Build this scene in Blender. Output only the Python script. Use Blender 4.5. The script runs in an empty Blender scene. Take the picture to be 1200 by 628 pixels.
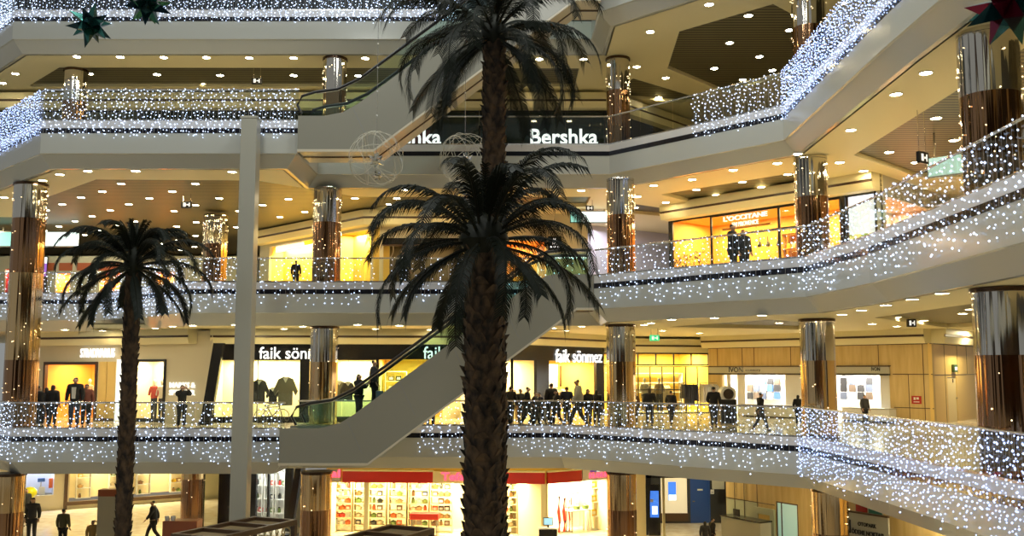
import bpy, bmesh, math, random
from mathutils import Vector, Matrix
random.seed(11)
PI = math.pi
D = bpy.data
SC = bpy.context.scene
COL = SC.collection

# ---------------------------------------------------------------- camera
F = 1130.0
TH = math.atan(119 / F)
ZC = 6.95
CT, ST = math.cos(TH), math.sin(TH)
cd = D.cameras.new('camera')
cam = D.objects.new('camera', cd)
COL.objects.link(cam)
cam.location = (0, 0, ZC)
cam.rotation_euler = (PI / 2 + TH, 0, 0)
cd.sensor_width = 36
cd.lens = F / 1200 * 36
cd.clip_start = 0.1
cd.clip_end = 300
SC.camera = cam


def ray(u, v):
    dx, dy = (u - 600) / F, (314 - v) / F
    return Vector((dx, CT - dy * ST, ST + dy * CT))


def atz(u, v, z):          # point of the photo's sight line at height z
    r = ray(u, v)
    t = (z - ZC) / r.z
    return Vector((r.x * t, r.y * t, z))


def aty(u, v, y):          # point of the photo's sight line at depth y
    r = ray(u, v)
    t = y / r.y
    return Vector((r.x * t, y, ZC + r.z * t))


# ---------------------------------------------------------------- materials
MATS = {}


def mat(name, col=(.8, .8, .8), rough=.5, metal=0.0, emit=0.0, ecol=None, spec=.5, alpha=1.0):
    m = D.materials.new(name)
    m.use_nodes = True
    b = m.node_tree.nodes['Principled BSDF']
    b.inputs['Base Color'].default_value = (*col, 1)
    b.inputs['Roughness'].default_value = rough
    b.inputs['Metallic'].default_value = metal
    b.inputs['Specular IOR Level'].default_value = spec
    if emit:
        b.inputs['Emission Color'].default_value = (*(ecol or col), 1)
        b.inputs['Emission Strength'].default_value = emit
    MATS[name] = m
    return m


def nodes(m):
    nt = m.node_tree
    return nt, nt.nodes, nt.links, nt.nodes['Principled BSDF']


def noise_col(m, c1, c2, scale=(1, 1, 1), sc=5.0, detail=3, lo=.35, hi=.65, coord='Object'):
    nt, N, L, b = nodes(m)
    tc = N.new('ShaderNodeTexCoord')
    mp = N.new('ShaderNodeMapping')
    mp.inputs['Scale'].default_value = scale
    nz = N.new('ShaderNodeTexNoise')
    nz.inputs['Scale'].default_value = sc
    nz.inputs['Detail'].default_value = detail
    cr = N.new('ShaderNodeValToRGB')
    cr.color_ramp.elements[0].position = lo
    cr.color_ramp.elements[1].position = hi
    cr.color_ramp.elements[0].color = (*c1, 1)
    cr.color_ramp.elements[1].color = (*c2, 1)
    L.new(tc.outputs[coord], mp.inputs[0])
    L.new(mp.outputs[0], nz.inputs[0])
    L.new(nz.outputs[0], cr.inputs[0])
    L.new(cr.outputs[0], b.inputs['Base Color'])
    return nz


def bump(m, scale, sc, strength, dist=.05, detail=2):
    nt, N, L, b = nodes(m)
    tc = N.new('ShaderNodeTexCoord')
    mp = N.new('ShaderNodeMapping')
    mp.inputs['Scale'].default_value = scale
    nz = N.new('ShaderNodeTexNoise')
    nz.inputs['Scale'].default_value = sc
    nz.inputs['Detail'].default_value = detail
    bp = N.new('ShaderNodeBump')
    bp.inputs['Strength'].default_value = strength
    bp.inputs['Distance'].default_value = dist
    L.new(tc.outputs['Object'], mp.inputs[0])
    L.new(mp.outputs[0], nz.inputs[0])
    L.new(nz.outputs[0], bp.inputs['Height'])
    L.new(bp.outputs[0], b.inputs['Normal'])


def stripes(m, c1, c2, axis, per, frac=.5, rot=0.0):
    """straight boards: colour c1 with gaps c2 every `per` metres along the axis (object space)"""
    nt, N, L, b = nodes(m)
    tc = N.new('ShaderNodeTexCoord')
    mp = N.new('ShaderNodeMapping')
    mp.inputs['Rotation'].default_value = (0, 0, rot)
    L.new(tc.outputs['Object'], mp.inputs[0])
    sx = N.new('ShaderNodeSeparateXYZ')
    L.new(mp.outputs[0], sx.inputs[0])
    d = N.new('ShaderNodeMath'); d.operation = 'DIVIDE'; d.inputs[1].default_value = per
    L.new(sx.outputs[axis], d.inputs[0])
    fr = N.new('ShaderNodeMath'); fr.operation = 'FRACT'
    L.new(d.outputs[0], fr.inputs[0])
    gt = N.new('ShaderNodeMath'); gt.operation = 'GREATER_THAN'; gt.inputs[1].default_value = frac
    L.new(fr.outputs[0], gt.inputs[0])
    mx = N.new('ShaderNodeMix'); mx.data_type = 'RGBA'
    mx.inputs[6].default_value = (*c1, 1)
    mx.inputs[7].default_value = (*c2, 1)
    L.new(gt.outputs[0], mx.inputs[0])
    L.new(mx.outputs[2], b.inputs['Base Color'])


fascia = mat('cream gloss fascia', (.55, .555, .50), .16, spec=.5)
bump(fascia, (1, 1, 1), 1.3, .04, .05, 1)
curb_m = mat('white stone curb', (.72, .70, .68), .25)
blackline = mat('black glass strip', (.012, .013, .02), .12)
cream = mat('cream ceiling paint', (.84, .75, .45), .5)
creamwall = mat('cream wall paint', (.68, .60, .42), .45)
wood = mat('brown slat ceiling', (.2, .13, .06), .45)
stripes(wood, (.165, .145, .072), (.016, .014, .007), 1, .24, .55, .0)
wood45 = mat('brown slat ceiling turned', (.2, .13, .06), .32)
stripes(wood45, (.20, .155, .075), (.05, .035, .018), 0, .2, .66, .0)
tile = mat('polished beige floor', (.7, .62, .46), .12)
noise_col(tile, (.68, .58, .42), (.8, .72, .56), (1, 1, 1), 2.5)
silver = mat('silver mirror cladding', (.66, .62, .55), .07, 1.0)
bump(silver, (8, 8, .05), 1.1, .5, .10, 1)
bronze = mat('bronze mirror cladding', (.34, .19, .10), .08, 1.0)
bump(bronze, (9, 9, .05), 1.2, .55, .10, 1)
gold = mat('gold mirror cladding', (.72, .50, .25), .08, 1.0)
bump(gold, (8, 8, .05), 1.2, .5, .10, 1)
capm = mat('dark bronze cap', (.10, .06, .035), .25, .8)
steel = mat('brushed steel', (.6, .58, .54), .25, 1.0)
blackmetal = mat('black metal', (.015, .015, .016), .35, .2)
rubber = mat('black rubber handrail', (.012, .012, .013), .35)
white = mat('white paint', (.8, .79, .75), .4)
offwhite = mat('off white panel', (.44, .43, .36), .3)
greyclad = mat('grey escalator cladding', (.31, .30, .245), .22)
bump(greyclad, (1, 1, 1), .9, .05, .05, 1)
underclad = mat('cream escalator soffit', (.66, .6, .46), .4)
beige = mat('beige wall panel', (.60, .43, .18), .35)
noise_col(beige, (.56, .39, .15), (.66, .49, .22), (3, 3, .3), 2.0)
yellowpanel = mat('yellow wall panel', (.75, .52, .17), .4)
brownwood = mat('dark brown wood', (.075, .04, .02), .35)
redm = mat('deep red board', (.42, .015, .012), .35)
redbrown = mat('red brown panel', (.30, .08, .03), .4)
dark = mat('dark shopfront', (.012, .012, .014), .2)
navy = mat('dark navy', (.02, .024, .04), .4)
bluedoor = mat('blue painted door', (.02, .07, .30), .35)
shopwall = mat('warm shop wall', (.92, .80, .50), .6)
shopyellow = mat('yellow shop wall', (.9, .62, .12), .6)
shoporange = mat('orange shop wall', (.8, .38, .07), .6)
greyfloor = mat('grey matte', (.25, .25, .24), .5)
skin = mat('skin', (.45, .26, .17), .5)
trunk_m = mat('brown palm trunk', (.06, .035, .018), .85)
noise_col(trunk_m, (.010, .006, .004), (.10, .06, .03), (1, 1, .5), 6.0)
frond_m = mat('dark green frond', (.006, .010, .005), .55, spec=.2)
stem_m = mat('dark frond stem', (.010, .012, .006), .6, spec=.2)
led = mat('cool white led', (.72, .8, 1), .4, emit=2.8, ecol=(.56, .70, 1.0))
ledb = mat('blue white led', (.72, .8, 1), .4, emit=2.6, ecol=(.38, .53, 1.0))
ledw = mat('warm fairy light', (1, .85, .6), .4, emit=4.0, ecol=(1, .74, .40))
for m_ in (led, ledb, ledw):
    m_.cycles.emission_sampling = 'NONE'
wire_m = mat('clear light wire', (.5, .5, .5), .4)
lampw = mat('warm downlight lens', (1, .9, .7), .4, emit=95.0, ecol=(1, .84, .50))
shoplamp = mat('shop ceiling lamp', (1, .9, .7), .4, emit=16.0, ecol=(1, .80, .42))
shoplampw = mat('white shop ceiling lamp', (1, 1, .95), .4, emit=16.0, ecol=(1, .93, .78))
letter = mat('lit white lettering', (1, 1, 1), .4, emit=1.15, ecol=(.93, .96, 1))
letterdim = mat('white lettering', (.9, .9, .88), .4, emit=.9, ecol=(1, .98, .9))
screenw = mat('white lit screen', (.9, 1, 1), .3, emit=1.5, ecol=(.82, 1, .97))
screena = mat('aqua lit screen', (.5, .9, .85), .3, emit=.9, ecol=(.3, .85, .75))
screenb = mat('blue lit screen', (.05, .2, .8), .3, emit=.9, ecol=(.05, .2, .85))
exitg = mat('green lit exit sign', (.05, .6, .25), .3, emit=.8, ecol=(.05, .75, .3))
pinklet = mat('pink red lit lettering', (1, .1, .2), .4, emit=1.6, ecol=(1, .08, .16))


def glass_mat(name, tint):
    g = D.materials.new(name)
    g.use_nodes = True
    nt = g.node_tree
    nt.nodes.clear()
    o_ = nt.nodes.new('ShaderNodeOutputMaterial')
    mx_ = nt.nodes.new('ShaderNodeMixShader')
    tr_ = nt.nodes.new('ShaderNodeBsdfTransparent')
    gl_ = nt.nodes.new('ShaderNodeBsdfGlossy')
    tr_.inputs[0].default_value = (*tint, 1)
    gl_.inputs['Roughness'].default_value = .02
    lw = nt.nodes.new('ShaderNodeLayerWeight')
    lw.inputs[0].default_value = .5
    pw = nt.nodes.new('ShaderNodeMath'); pw.operation = 'POWER'; pw.inputs[1].default_value = 4.0
    ml = nt.nodes.new('ShaderNodeMath'); ml.operation = 'MULTIPLY_ADD'; ml.inputs[1].default_value = .45; ml.inputs[2].default_value = .025
    nt.links.new(lw.outputs['Facing'], pw.inputs[0])
    nt.links.new(pw.outputs[0], ml.inputs[0])
    nt.links.new(ml.outputs[0], mx_.inputs[0])
    nt.links.new(tr_.outputs[0], mx_.inputs[1])
    nt.links.new(gl_.outputs[0], mx_.inputs[2])
    nt.links.new(mx_.outputs[0], o_.inputs[0])
    return g


glass = glass_mat('clear glass', (.88, .92, .9))
glass_teal = glass_mat('teal tinted glass', (.84, .95, .92))


# ---------------------------------------------------------------- mesh helpers
class MB:
    def __init__(self):
        self.bm = bmesh.new()
        self.mats = []

    def mi(self, m):
        if m is None:
            return 0
        if m not in self.mats:
            self.mats.append(m)
        return self.mats.index(m)

    def face(self, vs, m=None):
        try:
            f = self.bm.faces.new(vs)
            f.material_index = self.mi(m)
            return f
        except ValueError:
            return None

    def poly(self, pts, m=None):
        return self.face([self.bm.verts.new(p) for p in pts], m)

    def box(self, x0, x1, y0, y1, z0, z1, m=None, bev=0.0):
        x0, x1 = sorted((x0, x1)); y0, y1 = sorted((y0, y1)); z0, z1 = sorted((z0, z1))
        v = [self.bm.verts.new(p) for p in ((x0, y0, z0), (x1, y0, z0), (x1, y1, z0), (x0, y1, z0),
                                             (x0, y0, z1), (x1, y0, z1), (x1, y1, z1), (x0, y1, z1))]
        fs = [self.face([v[i] for i in q], m) for q in ((3, 2, 1, 0), (4, 5, 6, 7), (0, 1, 5, 4), (1, 2, 6, 5), (2, 3, 7, 6), (3, 0, 4, 7))]
        if bev:
            es = list({e for f in fs for e in f.edges})
            r = bmesh.ops.bevel(self.bm, geom=es, offset=bev, segments=2, affect='EDGES', profile=.5)
            for f in r['faces']:
                f.material_index = self.mi(m)
        return self

    def prism(self, pts, z0, z1, m=None):       # plan polygon between two heights
        a = [self.bm.verts.new((p[0], p[1], z0)) for p in pts]
        b = [self.bm.verts.new((p[0], p[1], z1)) for p in pts]
        n = len(pts)
        self.face(a[::-1], m); self.face(b, m)
        for i in range(n):
            self.face([a[i], a[(i + 1) % n], b[(i + 1) % n], b[i]], m)
        return self

    def slabxz(self, pts, y0, y1, m=None):      # outline in x,z between two depths
        a = [self.bm.verts.new((p[0], y0, p[1])) for p in pts]
        b = [self.bm.verts.new((p[0], y1, p[1])) for p in pts]
        n = len(pts)
        self.face(a, m); self.face(b[::-1], m)
        for i in range(n):
            self.face([a[i], b[i], b[(i + 1) % n], a[(i + 1) % n]], m)
        return self

    def tube(self, path, r, n=6, m=None, cap=True):
        path = [Vector(p) for p in path]
        rs = r if isinstance(r, (list, tuple)) else [r] * len(path)
        rings = []
        up = Vector((0, 0, 1))
        for i, p in enumerate(path):
            t = (path[min(i + 1, len(path) - 1)] - path[max(i - 1, 0)]).normalized()
            a = t.cross(up)
            if a.length < 1e-3:
                a = t.cross(Vector((1, 0, 0)))
            a.normalize()
            b = t.cross(a)
            rings.append([self.bm.verts.new(p + (a * math.cos(2 * PI * k / n) + b * math.sin(2 * PI * k / n)) * rs[i]) for k in range(n)])
        for i in range(len(rings) - 1):
            for k in range(n):
                f = self.face([rings[i][k], rings[i][(k + 1) % n], rings[i + 1][(k + 1) % n], rings[i + 1][k]], m)
                if f:
                    f.smooth = True
        if cap:
            self.face(rings[0][::-1], m); self.face(rings[-1], m)
        return self

    def lathe(self, prof, n=16, m=None, c=(0, 0, 0), smooth=True, caps=True):
        c = Vector(c)
        rings = [[self.bm.verts.new(c + Vector((r * math.cos(2 * PI * k / n), r * math.sin(2 * PI * k / n), z))) for k in range(n)] for r, z in prof]
        for i in range(len(rings) - 1):
            for k in range(n):
                f = self.face([rings[i][k], rings[i][(k + 1) % n], rings[i + 1][(k + 1) % n], rings[i + 1][k]], m)
                if f:
                    f.smooth = smooth
        if caps:
            self.face(rings[0][::-1], m); self.face(rings[-1], m)
        return self

    def bulb(self, p, r, m=None):
        x, y, z = p
        v = [self.bm.verts.new(q) for q in ((x + r, y, z), (x, y + r, z), (x - r, y, z), (x, y - r, z), (x, y, z + r), (x, y, z - r))]
        for a, b in ((0, 1), (1, 2), (2, 3), (3, 0)):
            self.face([v[a], v[b], v[4]], m); self.face([v[b], v[a], v[5]], m)

    def ball(self, p, r, m=None, sub=1, sc=(1, 1, 1)):
        M = Matrix.Translation(p) @ Matrix.Diagonal((r * sc[0], r * sc[1], r * sc[2], 1))
        q = bmesh.ops.create_icosphere(self.bm, subdivisions=sub, radius=1, matrix=M)
        i = self.mi(m)
        for f in {f for v in q['verts'] for f in v.link_faces}:
            f.material_index = i; f.smooth = True

    def add_mesh(self, me, M=Matrix(), m=None):
        i = self.mi(m)
        vs = [self.bm.verts.new(M @ v.co) for v in me.vertices]
        for p in me.polygons:
            f = self.face([vs[k] for k in p.vertices], m)

    def build(self, name, mats=None, parent=None, world=False, recalc=True):
        if recalc:
            bmesh.ops.recalc_face_normals(self.bm, faces=self.bm.faces)
        if world and parent is not None:
            self.bm.transform(parent.matrix_basis.inverted())
        me = D.meshes.new(name)
        self.bm.to_mesh(me)
        self.bm.free()
        if any(p.use_smooth for p in me.polygons):
            me.set_sharp_from_angle(angle=.75)
        for m in (self.mats if self.mats and mats is None else (mats if isinstance(mats, list) else [mats])):
            if m:
                me.materials.append(m)
        o = D.objects.new(name, me)
        COL.objects.link(o)
        if parent is not None:
            o.parent = parent
        return o


def tag(o, label, cat, group=None, kind=None):
    o['label'] = label
    o['category'] = cat
    if group:
        o['group'] = group
    if kind:
        o['kind'] = kind
    return o


def struct(o):
    o['kind'] = 'structure'
    return o


def thing(name, label, cat, loc=(0, 0, 0), rz=0.0, group=None):
    o = D.objects.new(name, None)
    COL.objects.link(o)
    o.empty_display_size = .1
    M = Matrix.Translation(loc) @ Matrix.Rotation(rz, 4, 'Z')
    o.matrix_basis = M
    return tag(o, label, cat, group)


def dup(root, loc, rz=0.0, label=None, group=None, scale=1.0):
    r = root.copy()
    COL.objects.link(r)
    r.location = loc
    r.rotation_euler = (0, 0, rz)
    r.scale = (scale, scale, scale)
    if label:
        r['label'] = label
    if group:
        r['group'] = group
    for ch in list(root.children):
        c = ch.copy(); COL.objects.link(c); c.parent = r
        for g in list(ch.children):
            d = g.copy(); COL.objects.link(d); d.parent = c
    return r


def text_mesh(s, size=1.0, ext=.02, bold=0.0, align='LEFT', sx=1.0):
    cu = D.curves.new('lettering', 'FONT')
    cu.body = s
    cu.size = size
    cu.extrude = ext
    cu.offset = bold
    cu.align_x = align
    cu.resolution_u = 3
    ob = D.objects.new('lettering', cu)
    COL.objects.link(ob)
    bpy.context.view_layer.update()
    dg = bpy.context.evaluated_depsgraph_get()
    me = D.meshes.new_from_object(ob.evaluated_get(dg))
    D.objects.remove(ob)
    D.curves.remove(cu)
    # stand the text up: x right, z up, facing -y
    me.transform(Matrix.Diagonal((sx, 1, 1, 1)))
    me.transform(Matrix.Rotation(PI / 2, 4, 'X'))
    return me


def fit_text(s, x0, x1, z0, z1, y, m, name, parent, bold=.0, ext=.02):
    """text filling the rectangle x0..x1, z0..z1 on the local plane y, facing -y"""
    me = text_mesh(s, 1.0, .02, bold)
    xs = [v.co.x for v in me.vertices]; zs = [v.co.z for v in me.vertices]
    sx = (x1 - x0) / (max(xs) - min(xs)); sz = (z1 - z0) / (max(zs) - min(zs))
    me.transform(Matrix.Translation((x0 - min(xs) * sx, y, z0 - min(zs) * sz)) @ Matrix.Diagonal((sx, ext / .02, sz, 1)))
    me.materials.clear()
    me.materials.append(m)
    o = D.objects.new(name, me)
    COL.objects.link(o)
    if parent is not None:
        o.parent = parent
    return o


def offset_poly(pl, d):
    """shift an open plan polyline by d to its left with mitred corners"""
    out = []
    n = len(pl)
    P = [Vector((p[0], p[1])) for p in pl]
    for i in range(n):
        ds = []
        if i > 0:
            ds.append((P[i] - P[i - 1]).normalized())
        if i < n - 1:
            ds.append((P[i + 1] - P[i]).normalized())
        ns = [Vector((-t.y, t.x)) for t in ds]
        if len(ns) == 2:
            b = (ns[0] + ns[1])
            b.normalize()
            out.append(P[i] + b * (d / max(.3, b.dot(ns[0]))))
        else:
            out.append(P[i] + ns[0] * d)
    return out


def sweep(mb, pl, prof, m=None, close=False):
    """sweep (inset, z) profile along the plan polyline"""
    rows = []
    for ins, z in prof:
        rows.append([mb.bm.verts.new((p.x, p.y, z)) for p in offset_poly(pl, ins)])
    k = len(prof)
    for j in range(k if close else k - 1):
        a, b = rows[j], rows[(j + 1) % k]
        for i in range(len(pl) - 1):
            mb.face([a[i], a[i + 1], b[i + 1], b[i]], m)
    if close:
        mb.face([r[0] for r in rows], m)
        mb.face([r[-1] for r in rows][::-1], m)


def along(pl, step, start=0.0, end=1e9):
    """points and unit directions every step along the polyline"""
    out = []
    s = 0.0
    nxt = start
    for a, b in zip(pl[:-1], pl[1:]):
        a = Vector(a[:2]); b = Vector(b[:2])
        L = (b - a).length
        t = (b - a) / L
        while nxt <= s + L and nxt <= end:
            out.append((a + t * (nxt - s), t))
            nxt += step
        s += L
    return out


def inside(p, poly):
    c = False
    n = len(poly)
    for i in range(n):
        a, b = poly[i], poly[(i + 1) % n]
        if (a[1] > p[1]) != (b[1] > p[1]) and p[0] < (b[0] - a[0]) * (p[1] - a[1]) / (b[1] - a[1]) + a[0]:
            c = not c
    return c


def holed(mb, outer, holes, z, m, zup, mhole):
    """flat ceiling at z with recessed panels at zup"""
    from mathutils.geometry import delaunay_2d_cdt
    pts, es = [], []
    for loop in [outer] + holes:
        n0 = len(pts)
        pts += [Vector((p[0], p[1])) for p in loop]
        es += [(n0 + i, n0 + (i + 1) % len(loop)) for i in range(len(loop))]
    vo, eo, fo = delaunay_2d_cdt(pts, es, [], 0, 1e-5)[:3]
    vm = [mb.bm.verts.new((p.x, p.y, z)) for p in vo]
    for f in fo:
        c = sum((vo[i] for i in f), Vector((0, 0))) / len(f)
        if inside(c, outer) and not any(inside(c, h) for h in holes):
            mb.face([vm[i] for i in f], m)
    for h in holes:
        a = [mb.bm.verts.new((p[0], p[1], z)) for p in h]
        b = [mb.bm.verts.new((p[0], p[1], zup)) for p in h]
        for i in range(len(h)):
            mb.face([a[i], a[(i + 1) % len(h)], b[(i + 1) % len(h)], b[i]], m)


class Wall:
    """an upright plane from plan point A to B seen from the hall; local x along, y inward, z up (absolute)"""
    def __init__(self, A, B):
        self.A = Vector((A[0], A[1], 0)); self.B = Vector((B[0], B[1], 0))
        d = (self.B - self.A)
        self.L = d.length
        self.t = d / self.L
        self.rz = math.atan2(d.y, d.x)
        self.n = Vector((-self.t.y, self.t.x, 0))     # inward

    def px(self, u, v, depth=0.0):
        r = ray(u, v)
        A = self.A + self.n * depth
        # solve cam + r*k on plane
        k = A.dot(self.n) / Vector((r.x, r.y, 0)).dot(self.n)
        p = Vector((r.x * k, r.y * k, 0))
        return ((p - A).dot(self.t), ZC + r.z * k)

    def sx(self, u, v=430, depth=0.0):
        return self.px(u, v, depth)[0]

    def world(self, s, y, z):
        p = self.A + self.t * s + self.n * y
        return Vector((p.x, p.y, z))

    def root(self, name, label, cat, s, y, z, group=None):
        return thing(name, label, cat, self.world(s, y, z), self.rz, group)

    def struct(self, mb, name):
        o = mb.build(name)
        o.location = (self.A.x, self.A.y, 0)
        o.rotation_euler = (0, 0, self.rz)
        return struct(o)
# ================================================================= the building shell
FL = [0, 5, 10, 15, 20]
PL = {
    1: [(-28, 43.7), (-16.5, 32.2), (-7.5, 32.2), (-7.5, 34.05), (1.7, 34.05), (8.35, 28.3), (8.65, 20), (8.7, -4)],
    2: [(-34, 38.9), (-16.6, 38.9), (-11.5, 33.75), (2.69, 33.75), (2.69, 31.45), (8.0, 26.2), (8.2, 22), (7.9, 14), (7.9, -4)],
    3: [(-27, 42.4), (-15.3, 30.7), (-6.96, 30.7), (-6.96, 34.05), (3.5, 34.05), (8.3, 28.9), (8.1, 20), (8.1, -4)],
    4: [(-28, 43.85), (-18.2, 34.05), (2.9, 34.05), (2.9, 31.4), (8.1, 26.2), (8.1, -4)],
}
NAMES = {1: 'first', 2: 'second', 3: 'third', 4: 'top'}


def P2(u, v, z):
    p = atz(u, v, z)
    return (p.x, p.y)


WOOD = {
    2: [[(-16, 36.6), (-8.2, 36.4), (-4.8, 36.6), (1.2, 36.6), (2.4, 38.2), (-16.5, 38.4)],
        [P2(782, 383, 8.5), P2(900, 374.5, 8.5), (11.2, 33.2), P2(935, 386, 8.5)],
        [(10.9, 29.0), P2(1110, 384, 8.5), (17, 34), (17, -3), (10.9, -3)]],
    3: [[(-17.8, 36.4), (-14.4, 32.9), (-8.9, 33.1), (-5.9, 36.3), (3.0, 36.3), (3.0, 38.5), (-5.2, 39.2), (-12.6, 46.5), (-12.6, 56), (-36, 56), (-36, 41.2), (-20.5, 41.2)],
        [P2(736, 238, 13.5), P2(778, 244, 13.5), (7.6, 41.5), (4.5, 40)],
        [(5.6, 35.8), (9.7, 31.5), (11.2, 32.9), (7.06, 37.5)],
        [(10.5, 29.1), (13.8, 32.4), (17, 32.4), (17, -3), (10.5, -3)]],
    4: [[(-19.7, 38.4), (-17.4, 36.06), (2.6, 36.2), (2.6, 38.6), (-19.7, 38.6)],
        [P2(742, 92, 18.5), P2(822, 116, 18.5), (7.5, 41), (3.9, 40)],
        [(5.75, 32.1), (8.3, 29.6), (13, 34.4), (8.9, 39.4), (6.0, 36.2)],
        [(10.4, 27.5), (14, 31), (17, 31), (17, -3), (10.4, -3)]],
}
BACK = [(24, -4), (24, 58), (-40, 58)]

for k in (1, 2, 3, 4):
    pl = PL[k]
    z = FL[k]
    # floor plate
    mb = MB()
    inner = offset_poly(pl, .12)
    mb.prism([(p.x, p.y) for p in inner] + BACK, z - .22, z - .12, tile)
    struct(mb.build('floor'))
    mb = MB()
    sweep(mb, pl, [(.14, z - .3), (.14, z), (0, z), (0, z - .25), (.04, z - .25), (.04, z - .3)], curb_m, True)
    struct(mb.build('gallery_curb_trim'))
    mb = MB()
    sweep(mb, pl, [(.03, z - .24), (-.01, z - .25), (-.01, z - .41), (.03, z - .42)], blackline, True)
    struct(mb.build('gallery_strip_trim'))
    mb = MB()
    sweep(mb, pl, [(.04, z - .30), (0, z - .41), (0, z - 1.08), (.05, z - 1.10), (.42, z - 1.5), (.6, z - 1.5), (.6, z - .3)], fascia, True)
    struct(mb.build('gallery_edge_beam'))
    # underside
    zs = z - 1.5
    outer = [(p.x, p.y) for p in offset_poly(pl, .55)] + [(24, -4), (24, 57), (-39.5, 57)]
    mb = MB()
    holes = WOOD.get(k, [])
    holed(mb, outer, holes, zs, cream, zs + .16, None)
    struct(mb.build('ceiling'))
    for h in holes:
        mb = MB()
        mb.prism(h, zs + .14, zs + .2, wood)
        struct(mb.build('wood_ceiling'))

# ground floor
mb = MB()
mb.box(-40, 24, 4, 60, -.2, 0, tile)
struct(mb.build('floor'))
# the near side of the atrium, behind the photographer
for k in (1, 2, 3, 4):
    z = FL[k]
    mb = MB()
    pl = [(8.7, -4.0), (4, -1.2), (-17, -1.2), (-22, 4), (-22, 30)]
    pl = pl if k != 1 else pl
    sweep(mb, pl[::1], [(0, z), (0, z - 1.1), (.42, z - 1.5), (3.5, z - 1.5), (3.5, z)], fascia, True) if False else None
    mb.box(-30, 20, -5, -1.2, z - 1.5, z, fascia)
    struct(mb.build('gallery_slab'))
mb = MB()
mb.box(-30, 20, -6.2, -6, 0, 25, stripes_wall if 'stripes_wall' in globals() else brownwood)
struct(mb.build('wall_near'))

# ================================================================= mirror columns
_cm = {}


def column(x, y, k, label, r=.51, lo='bronze', upper=silver, lower=bronze, top=None, capr=None, tall=False):
    z0 = FL[k] - (.12 if k else 0)
    z1 = FL[k + 1] - 1.5 if top is None else top
    h = z1 - z0
    t = thing('mirror_column', label, 'column', (x, y, z0), 0)
    t['kind'] = 'thing'
    mb = MB(); mb.lathe([(r, h - 1.28), (r, h - .1)], 40, upper, caps=False); mb.build('upper_cladding', upper, t)
    if tall:
        mb = MB(); mb.lathe([(r, h - 3.2), (r, h - 1.28)], 40, lower, caps=False); mb.build('lower_cladding', lower, t)
        mb = MB(); mb.lathe([(r, 2.4), (r, h - 3.2)], 40, upper, caps=False); mb.build('middle_cladding', gold, t)
        mb = MB(); mb.lathe([(r, .12), (r, 2.4)], 40, lower, caps=False); mb.build('foot_cladding', lower, t)
    else:
        mb = MB(); mb.lathe([(r, .12), (r, h - 1.28)], 40, lower, caps=False); mb.build('lower_cladding', lower, t)
    capr = capr or (r + (.004 if k == 2 else .03))
    mb = MB(); mb.lathe([(capr - .02, h - .1), (capr, h - .09), (capr, h - .01), (r, h - .004)], 40, capm if k != 2 else upper); mb.build('cap_ring', None, t)
    mb = MB(); mb.lathe([(r + .05, 0), (r + .05, .1), (r, .14)], 40, capm); mb.build('base_ring', capm, t)
    # fairy lights wound round it
    rnd = random.Random(int(x * 31 + y * 7 + k))
    mb = MB()
    n = int(64 * (r / .5)) if k in (2, 3) or tall else 16
    for i in range(n):
        a = rnd.uniform(0, 2 * PI)
        zz = rnd.uniform(.5, h - .35)
        mb.bulb((math.cos(a) * (r + .02), math.sin(a) * (r + .02), zz), rnd.uniform(.012, .02), ledw)
    o = mb.build('fairy_lights', None, t)
    o['kind'] = 'stuff'
    return t


column(-16.9, 36.4, 3, 'slim mirror column on the third gallery at its far left corner', .43)
column(-6.6, 35.0, 3, 'mirror column on the third gallery behind the upper escalator landing', .43)
column(3.95, 35.0, 3, 'mirror column on the third gallery beside the Bershka sign', .43)
column(9.0, 28.3, 3, 'mirror column on the third gallery behind the dense blue-white lights', .5)
column(-17.05, 33.7, 1, 'tall mirror column rising past the first and second galleries at the left', .55, top=13.5, tall=True)
column(-12.6, 40.6, 2, 'mirror column deep inside the second gallery beside the white post', .50)
column(-6.7, 34.6, 2, 'mirror column on the second gallery in front of the yellow shop', .50)
column(3.75, 32.9, 2, 'mirror column on the second gallery at the top of the lower escalator', .48)
column(9.25, 29.4, 2, 'mirror column on the second gallery beside the orange cosmetics shop', .50)
column(9.3, 18.3, 2, 'large dark mirror column on the second gallery at the right edge', .56)
column(-6.75, 34.75, 1, 'bronze mirror column on the first gallery at the foot of the escalator', .50, lower=gold)
column(3.75, 33.3, 1, 'gold mirror column on the first gallery beside the glazed clothes shop', .50, lower=gold)
column(9.35, 29.6, 1, 'gold mirror column on the first gallery in front of the IVON stall', .52, lower=gold)
column(9.35, 18.3, 1, 'large bronze mirror column on the first gallery at the right edge', .56, capr=.6)
column(-16.9, 33.0, 0, 'bronze mirror column on the ground floor at the left edge', .50, upper=gold)
column(-13.9, 42.8, 0, 'bronze mirror column on the ground floor behind the dark kiosk', .50, upper=gold)
column(-6.7, 33.6, 0, 'bronze mirror column on the ground floor under the escalator landing', .52, upper=gold)
column(3.75, 33.6, 0, 'bronze mirror column on the ground floor at the right end of the red sign', .50, upper=gold)
column(9.3, 28.8, 0, 'gold mirror column on the ground floor beside the parking payment board', .52, upper=gold)

# ================================================================= glass railings with light curtains
RH = .86
RHK = {1: .86, 2: .86, 3: 1.05, 4: 1.05}


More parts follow.
